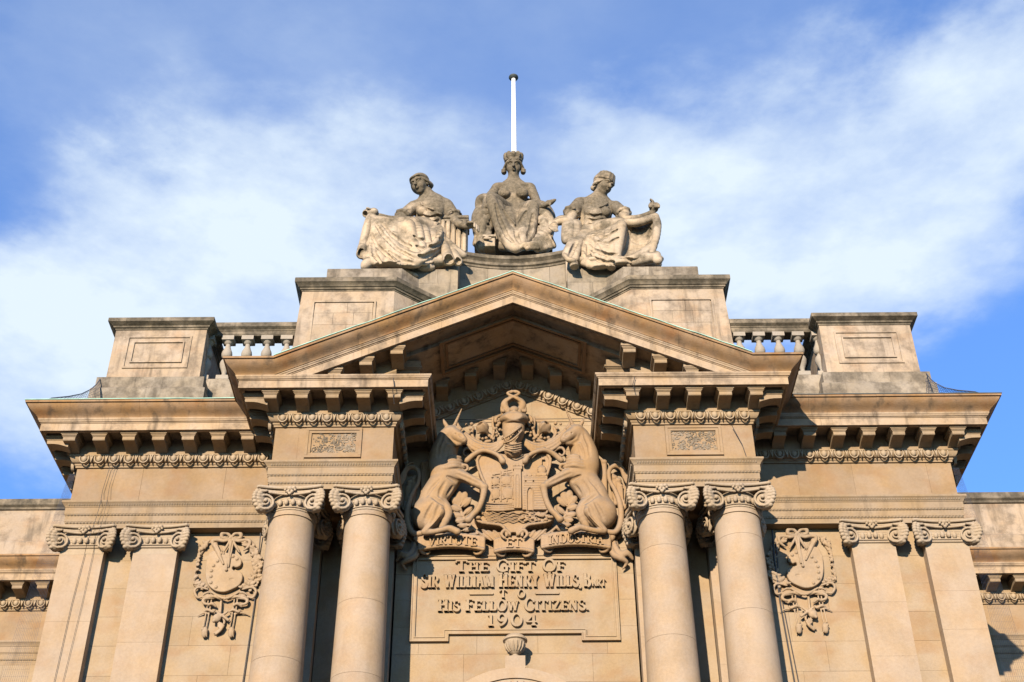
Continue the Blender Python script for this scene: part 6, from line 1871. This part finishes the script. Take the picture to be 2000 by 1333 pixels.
    for i in range(26): V.ell(A(rr.uniform(716, 880), rr.uniform(508, 524), rr.uniform(22.1, 22.35)), (rr.uniform(.12, .25), rr.uniform(.1, .2), rr.uniform(.07, .15)), k=.05)
    V.path([A(728, 512, 21.95), A(718, 516, 21.9), A(712, 522, 21.9)], [.12, .11, .08], .04)
    V.path([A(765, 520, 22.0), A(790, 530, 22.1), A(815, 540, 22.15)], [.06, .06, .03], .04)
    V.object('rock_seat', MS, t)
    return t
left()

# ---- right figure: turbaned woman turned away, cloth spread to her raised hand
def right():
    t = empty('stone_statue', (2.0, 22.6, 18.75), 'right-hand stone woman of the roof group, wearing a turban, cloth spread to her raised hand', 'statue', 'seated stone figures on the roof')
    V = Vol((.6, 21.6, 18.6), (3.35, 23.6, 22.4), .0145)
    hc = A(1179, 362, 22.45)
    fw = (.78, -.75, -.62)
    upv = (.10, 0, 1)
    V.path([A(1174, 374, 22.55), A(1166, 392, 22.65)], [.115, .135], .05)
    head(V, hc, fw, upv, 1.0)
    V.path([A(1166, 402, 22.66), A(1163, 422, 22.64), A(1160, 448, 22.7)], [.29, .255, .27], .09, sq=(1.15, .75, 1))
    V.ball(A(1134, 398, 22.62), .14, .08); V.ball(A(1200, 405, 22.62), .13, .08)
    for (x, y) in ((1152, 414), (1182, 416)): V.ell(A(x, y, 22.42), (.125, .11, .12), k=.06)
    # arm to our left, hand reaching along the cornice
    V.path([A(1133, 400, 22.62), A(1121, 416, 22.5), A(1111, 434, 22.4)], [.13, .12, .095], .04)
    V.path([A(1112, 436, 22.4), A(1100, 433, 22.42), A(1086, 436, 22.45)], [.10, .085, .065], .03)
    V.path([A(1110, 432, 22.5), A(1096, 430, 22.5), A(1084, 436, 22.48)], [.10, .09, .07], .03)
    hand(V, A(1085, 438, 22.45), (-.25, -.4, -.8), (-1, 0, 0), 1.15, .5, (.5, -.2, -1))
    # arm to our right, raised hand with a round object
    V.path([A(1202, 406, 22.6), A(1213, 418, 22.45), A(1224, 430, 22.3)], [.13, .115, .095], .04)
    V.path([A(1224, 430, 22.3), A(1246, 428, 22.15), A(1268, 420, 22.0), A(1274, 416, 21.98)], [.095, .08, .065, .055], .03)
    hand(V, A(1274, 418, 21.98), (.25, -.1, .9), (0, -1, 0), 1.15, .55, (-.4, -.1, .4))
    # legs
    V.path([A(1160, 455, 22.7), A(1185, 450, 22.4), A(1212, 442, 22.15)], [.26, .22, .17], .08)
    V.path([A(1212, 443, 22.15), A(1208, 475, 22.12), A(1200, 512, 22.1)], [.165, .14, .10], .05)
    V.path([A(1196, 520, 22.05), A(1192, 528, 21.95)], [.09, .07], .03)
    V.path([A(1148, 462, 22.65), A(1134, 480, 22.35), A(1122, 505, 22.15)], [.25, .17, .10], .08)
    V.path([A(1120, 512, 22.1), A(1122, 522, 21.95), A(1128, 524, 21.88)], [.09, .085, .06], .03)
    V.object('body', MS, t)
    V = Vol((1.2, 21.9, 21.0), (2.9, 23.3, 22.7), .012)
    r, u, f = frame_of(fw, upv); P = lambda x, y, z: hc + (r * x + f * y + u * z)
    V.ell(P(0, -.06, .10), (.22, .25, .20), basis(r, f, u), k=.01)
    for i in range(5):
        z = .085 + .04 * i; q_ = .215 - .012 * i
        pts = [P(q_ * math.sin(a), -.03 + (q_ + .012) * math.cos(a), z + .02 * math.cos(a)) for a in [2 * math.pi * j / 14 for j in range(15)]]
        V.path(pts, .03, .012, sub=1)
    V.ell(P(0, -.27, .12), (.10, .09, .09), k=.03)
    for s in (-1, 1):
        for i in range(4): V.path([P(s * .11, .12 - .03 * i, .05), P(s * .185, .03 - .03 * i, -.03), P(s * .16, -.13, -.09)], [.02, .03, .03], .01)
    V.ell(P(0, -.20, -.07), (.14, .09, .09), k=.03)
    V.object('turban', MS, t)
    V = Vol((.8, 21.8, 19.7), (2.7, 23.3, 21.8), .013)
    for i in range(8):
        y = 408 + 5 * i
        V.path([A(1141 + i * .4, y - 2, 22.52), A(1155, y + 2, 22.36 + .008 * i), A(1172, y + 2, 22.36 + .008 * i), A(1188 - i, y - 1, 22.52)], [.035, .04, .04, .035], .035)
    V.path([A(1150, 394, 22.46), A(1160, 404, 22.36), A(1174, 406, 22.36), A(1186, 398, 22.44)], .026, .02)
    for (c0, c1, r0) in ((A(1132, 400, 22.6), A(1116, 418, 22.5), .16), (A(1202, 406, 22.6), A(1218, 420, 22.42), .15)):
        V.cone(c0, c1, r0, r0 * .98, .05)
        dd = (c1 - c0).normalized(); uu = dd.cross(Vector((0, 1, 0))).normalized(); ww = dd.cross(uu)
        for j in range(10):
            a0, a1 = 2 * math.pi * j / 10, 2 * math.pi * (j + 1) / 10
            V.cone(c1 + (uu * math.cos(a0) + ww * math.sin(a0)) * r0, c1 + (uu * math.cos(a1) + ww * math.sin(a1)) * r0, .035 + .012 * (j % 2), k=.02)
    for p in ([(1144, 418), (1160, 424), (1184, 419)], [(1145, 428), (1162, 434), (1184, 429)], [(1146, 438), (1162, 444), (1182, 440)], [(1150, 396), (1160, 405), (1174, 408), (1188, 400)], [(1128, 406), (1118, 416)], [(1204, 408), (1214, 418)]): fold(V, p, .024, False)
    V.object('bodice', MS, t)
    V = Vol((.9, 21.4, 18.6), (3.4, 23.2, 20.9), .0145)
    # hollow sail of cloth between knee, raised hand and base
    drape(V, [A(1218, 440, 22.1), A(1240, 438, 22.2), A(1262, 432, 22.15), A(1278, 426, 22.0)],
          [A(1206, 505, 22.05), A(1232, 512, 22.15), A(1256, 508, 22.1), A(1272, 498, 21.98)], 13, .07, (.02, .16, -.02), .05, .02, 6)
    V.path([A(1280, 424, 21.95), A(1284, 440, 21.92), A(1281, 465, 21.9), A(1272, 496, 21.9)], [.07, .08, .08, .07], .04)
    V.path([A(1222, 436, 22.05), A(1244, 436, 22.0), A(1264, 430, 21.95), A(1280, 424, 21.95)], [.08, .085, .075, .07], .04)
    for i in range(6):
        V.path([A(1278 - 4 * i, 470 + 4 * i, 21.9), A(1262 - 6 * i, 494 + 2 * i, 21.85), A(1236 - 6 * i, 508 + i, 21.86), A(1206 - 5 * i, 506 - 3 * i, 21.92), A(1178 - 3 * i, 494 - 6 * i, 22.0), A(1152 - i, 474 - 2 * i, 22.2)], [.04, .05, .06, .06, .05, .035], .03)
    drape(V, [A(1150, 460, 22.4), A(1170, 456, 22.3), A(1194, 448, 22.1), A(1212, 440, 22.0)],
          [A(1140, 515, 22.1), A(1160, 522, 22.0), A(1182, 520, 21.95), A(1204, 508, 21.98)], 11, .085, (0, -.02, 0), .045, .06, 7)
    V.path([A(1213, 441, 21.98), A(1209, 470, 21.93), A(1202, 505, 21.95)], [.12, .10, .08], .05)
    # leg cloth on the left with its dark hem
    drape(V, [A(1136, 466, 22.3), A(1128, 468, 22.25), A(1118, 472, 22.2)], [A(1124, 508, 22.0), A(1114, 506, 21.98), A(1103, 500, 22.0)], 6, .07, (-.02, -.03, 0), .04, .04, 12)
    V.path([A(1103, 500, 21.95), A(1110, 508, 21.9), A(1120, 510, 21.92)], .05, .03)
    # pale drapery falling beside the arm
    drape(V, [A(1106, 436, 22.42), A(1118, 434, 22.4), A(1130, 436, 22.45)], [A(1104, 472, 22.4), A(1116, 474, 22.35), A(1130, 470, 22.4)], 6, .075, (0, 0, 0), .05, .03, 13)
    for p in ([(1140, 470), (1160, 490), (1188, 500), (1206, 498)], [(1136, 482), (1155, 505), (1185, 515), (1205, 512)], [(1158, 462), (1185, 464), (1208, 450)], [(1162, 472), (1190, 477), (1208, 466)], [(1222, 450), (1238, 470), (1262, 480)],
              [(1216, 505), (1240, 512), (1268, 500)], [(1128, 470), (1118, 490), (1112, 505)], [(1274, 445), (1264, 468), (1250, 490)], [(1148, 480), (1150, 500), (1156, 515)]): fold(V, p, .036, False)
    V.object('robe', MS, t)
    V = Vol((2.6, 21.5, 20.2), (3.3, 22.4, 21.2), .011)
    b = A(1277, 408, 21.95)
    V.ball(b, .10, .02)
    for i in range(5): V.path([b + Vector((-.08 + .04 * i, -.05, -.10)), b + Vector((-.10 + .05 * i, -.09, 0)), b + Vector((-.06 + .03 * i, -.05, .11))], [.02, .028, .02], .01)
    V.object('round_object', MS, t)
    V = Vol((.7, 21.5, 18.35), (3.3, 23.6, 19.9), .018)
    rr = random.Random(19)
    V.box(Vector((2.0, 22.85, 19.1)), (.85, .45, .5), k=.1)
    for i in range(26): V.ell(A(rr.uniform(1128, 1284), rr.uniform(506, 520), rr.uniform(22.1, 22.35)), (rr.uniform(.12, .25), rr.uniform(.1, .2), rr.uniform(.07, .15)), k=.05)
    V.path([A(1240, 512, 21.95), A(1262, 506, 21.9), A(1282, 504, 21.9)], [.12, .12, .10], .04)
    V.cone(A(1282, 500, 21.9), A(1285, 510, 21.86), .10, .10, .02)
    V.object('rock_seat', MS, t)
    return t
right()
print('statues', round(time.time() - T0, 1))

# ------------------------------------------------------------------ flagpole behind the crowned figure
fp = empty('flagpole', (0.04, 24.0, 17.9), 'white painted flagpole rising behind the crowned figure', 'flagpole')
top = A(1003, 156, 24.0)
MB().lathe([(.09, 17.9), (.075, 22.5), (.052, top.z)], top.x, 24.0, 20).build('pole', M['white'], fp, 40)
MB().lathe([(.055, top.z + .001), (.10, top.z + .02), (.125, top.z + .06), (.12, top.z + .09), (.05, top.z + .12), (.0, top.z + .125)], top.x, 24.0, 20, cap=False).build('pole_cap', M['lead'], fp, 40)

# ------------------------------------------------------------------ bird netting and cables
def net(s):
    """cord net stretched from the pedestal base over the corner of the cornice"""
    b = MB()
    P0 = [A(x, y, Y) for x, y, Y in ((196, 741, 21.5), (188, 752, 21.2), (178, 761, 20.95), (160, 770, 20.75), (135, 775, 20.6), (100, 778.5, 20.5))]
    P0 = [Vector((-s * p.x, p.y, p.z)) for p in P0]
    foot = [Vector((s * (7.7 + (.95) * i / 5), 21.4 - .85 * i / 5, 14.30)) for i in range(6)]
    b.tube(P0, .010, 5)
    for i in range(23):
        t = i / 22 * 4.99; k = int(t); f = t - k
        p = P0[k].lerp(P0[k + 1], f); q = foot[k].lerp(foot[k + 1], f)
        b.tube([p, q], .0035, 3)
    for j in range(1, 12):
        u = j / 12
        b.tube([P0[k].lerp(foot[k], u) for k in range(6)], .0035, 3)
    o = b.build('bird_net', M['net'])
    return tag(o, 'fine dark bird netting sweeping from the %s end pedestal down to the cornice edge' % ('left' if s < 0 else 'right'), 'netting', 'bird netting')
net(-1); net(1)
def side_net(s):
    """net hung down the end of the block below the cornice"""
    b = MB(); x0 = s * 8.1; pts = []
    for i in range(14):
        y = 21.35 + .0 * i
        b.tube([Vector((s * (8.06 + .008 * i), 21.4, 13.25)), Vector((s * (8.05 + .022 * i), 21.3, 11.4)), Vector((s * (8.04 + .040 * i), 21.2, 8.0))], .0017, 3)
    for j in range(40):
        z = 13.0 - .125 * j; u = (13.25 - z) / 5.25
        b.tube([Vector((s * (8.06 - .02 * u), 21.4 - .2 * u, z)), Vector((s * (8.164 + .396 * u), 21.4 - .2 * u, z))], .001, 3)
    o = b.build('bird_net', M['net'])
    return tag(o, 'see-through bird netting hanging beside the %s end pilaster over the side range' % ('left' if s < 0 else 'right'), 'netting', 'bird netting')
side_net(-1); side_net(1)
def cable(pts, r, label):
    o = MB().tube([p if isinstance(p, Vector) else A(*p) for p in pts], r, 6).build('cable', M['wire'])
    tag(o, label, 'cable', 'cables on the museum front')
cable([(216, 903, 21.17), (214, 915, 21.24), (200, 960, 21.24), (196, 985, 21.15), (186, 1018, 21.2), (170, 1062, 21.05), (166, 1080, 21.27), (140, 1180, 21.27), (105, 1335, 21.27)], .0045, 'thin dark cable running down the outermost left pilaster, the outer of two')
cable([(226, 903, 21.17), (225, 915, 21.24), (214, 950, 21.24), (208, 985, 21.15), (200, 1018, 21.2), (186, 1062, 21.05), (182, 1080, 21.27), (160, 1180, 21.27), (122, 1335, 21.27)], .0035, 'thin dark cable running down the outermost left pilaster, the inner of two')
cable([(509, 1042, 21.40), (506, 1080, 21.46), (497, 1180, 21.46), (474, 1335, 21.46)], .010, 'dark pipe-like cable between the left carved trophy and the column')
cable([(1508, 1036, 21.40), (1512, 1090, 21.40), (1524, 1180, 21.46), (1552, 1335, 21.46)], .014, 'thick dark cable crossing the right carved trophy beside the column')
cable([(1515, 1060, 21.40), (1523, 1150, 21.46), (1560, 1335, 21.46)], .010, 'thin cable beside the thick one at the right carved trophy')
cable([Vector((-2.05, 21.44, 14.42)), Vector((0, 21.43, 14.41)), Vector((2.05, 21.44, 14.42))], .007, 'horizontal dark wire across the pediment wall behind the crest')
cable([(1430, 833, 19.93), (1450, 870, 19.97), (1462, 905, 19.98)], .006, 'fine wire hanging over the right portico frieze')
cable([(768, 740, 19.33), (770, 755, 19.33), (767, 763, 19.40), (770, 790, 19.55)], .007, 'short dark wire looped over the left portico cornice')
cable([(1240, 737, 19.33), (1236, 752, 19.33), (1240, 765, 19.40)], .007, 'short dark wire looped over the right portico cornice')
print('all', round(time.time() - T0, 1), sum(len(o.data.polygons) for o in bpy.data.objects if o.type == 'MESH'))
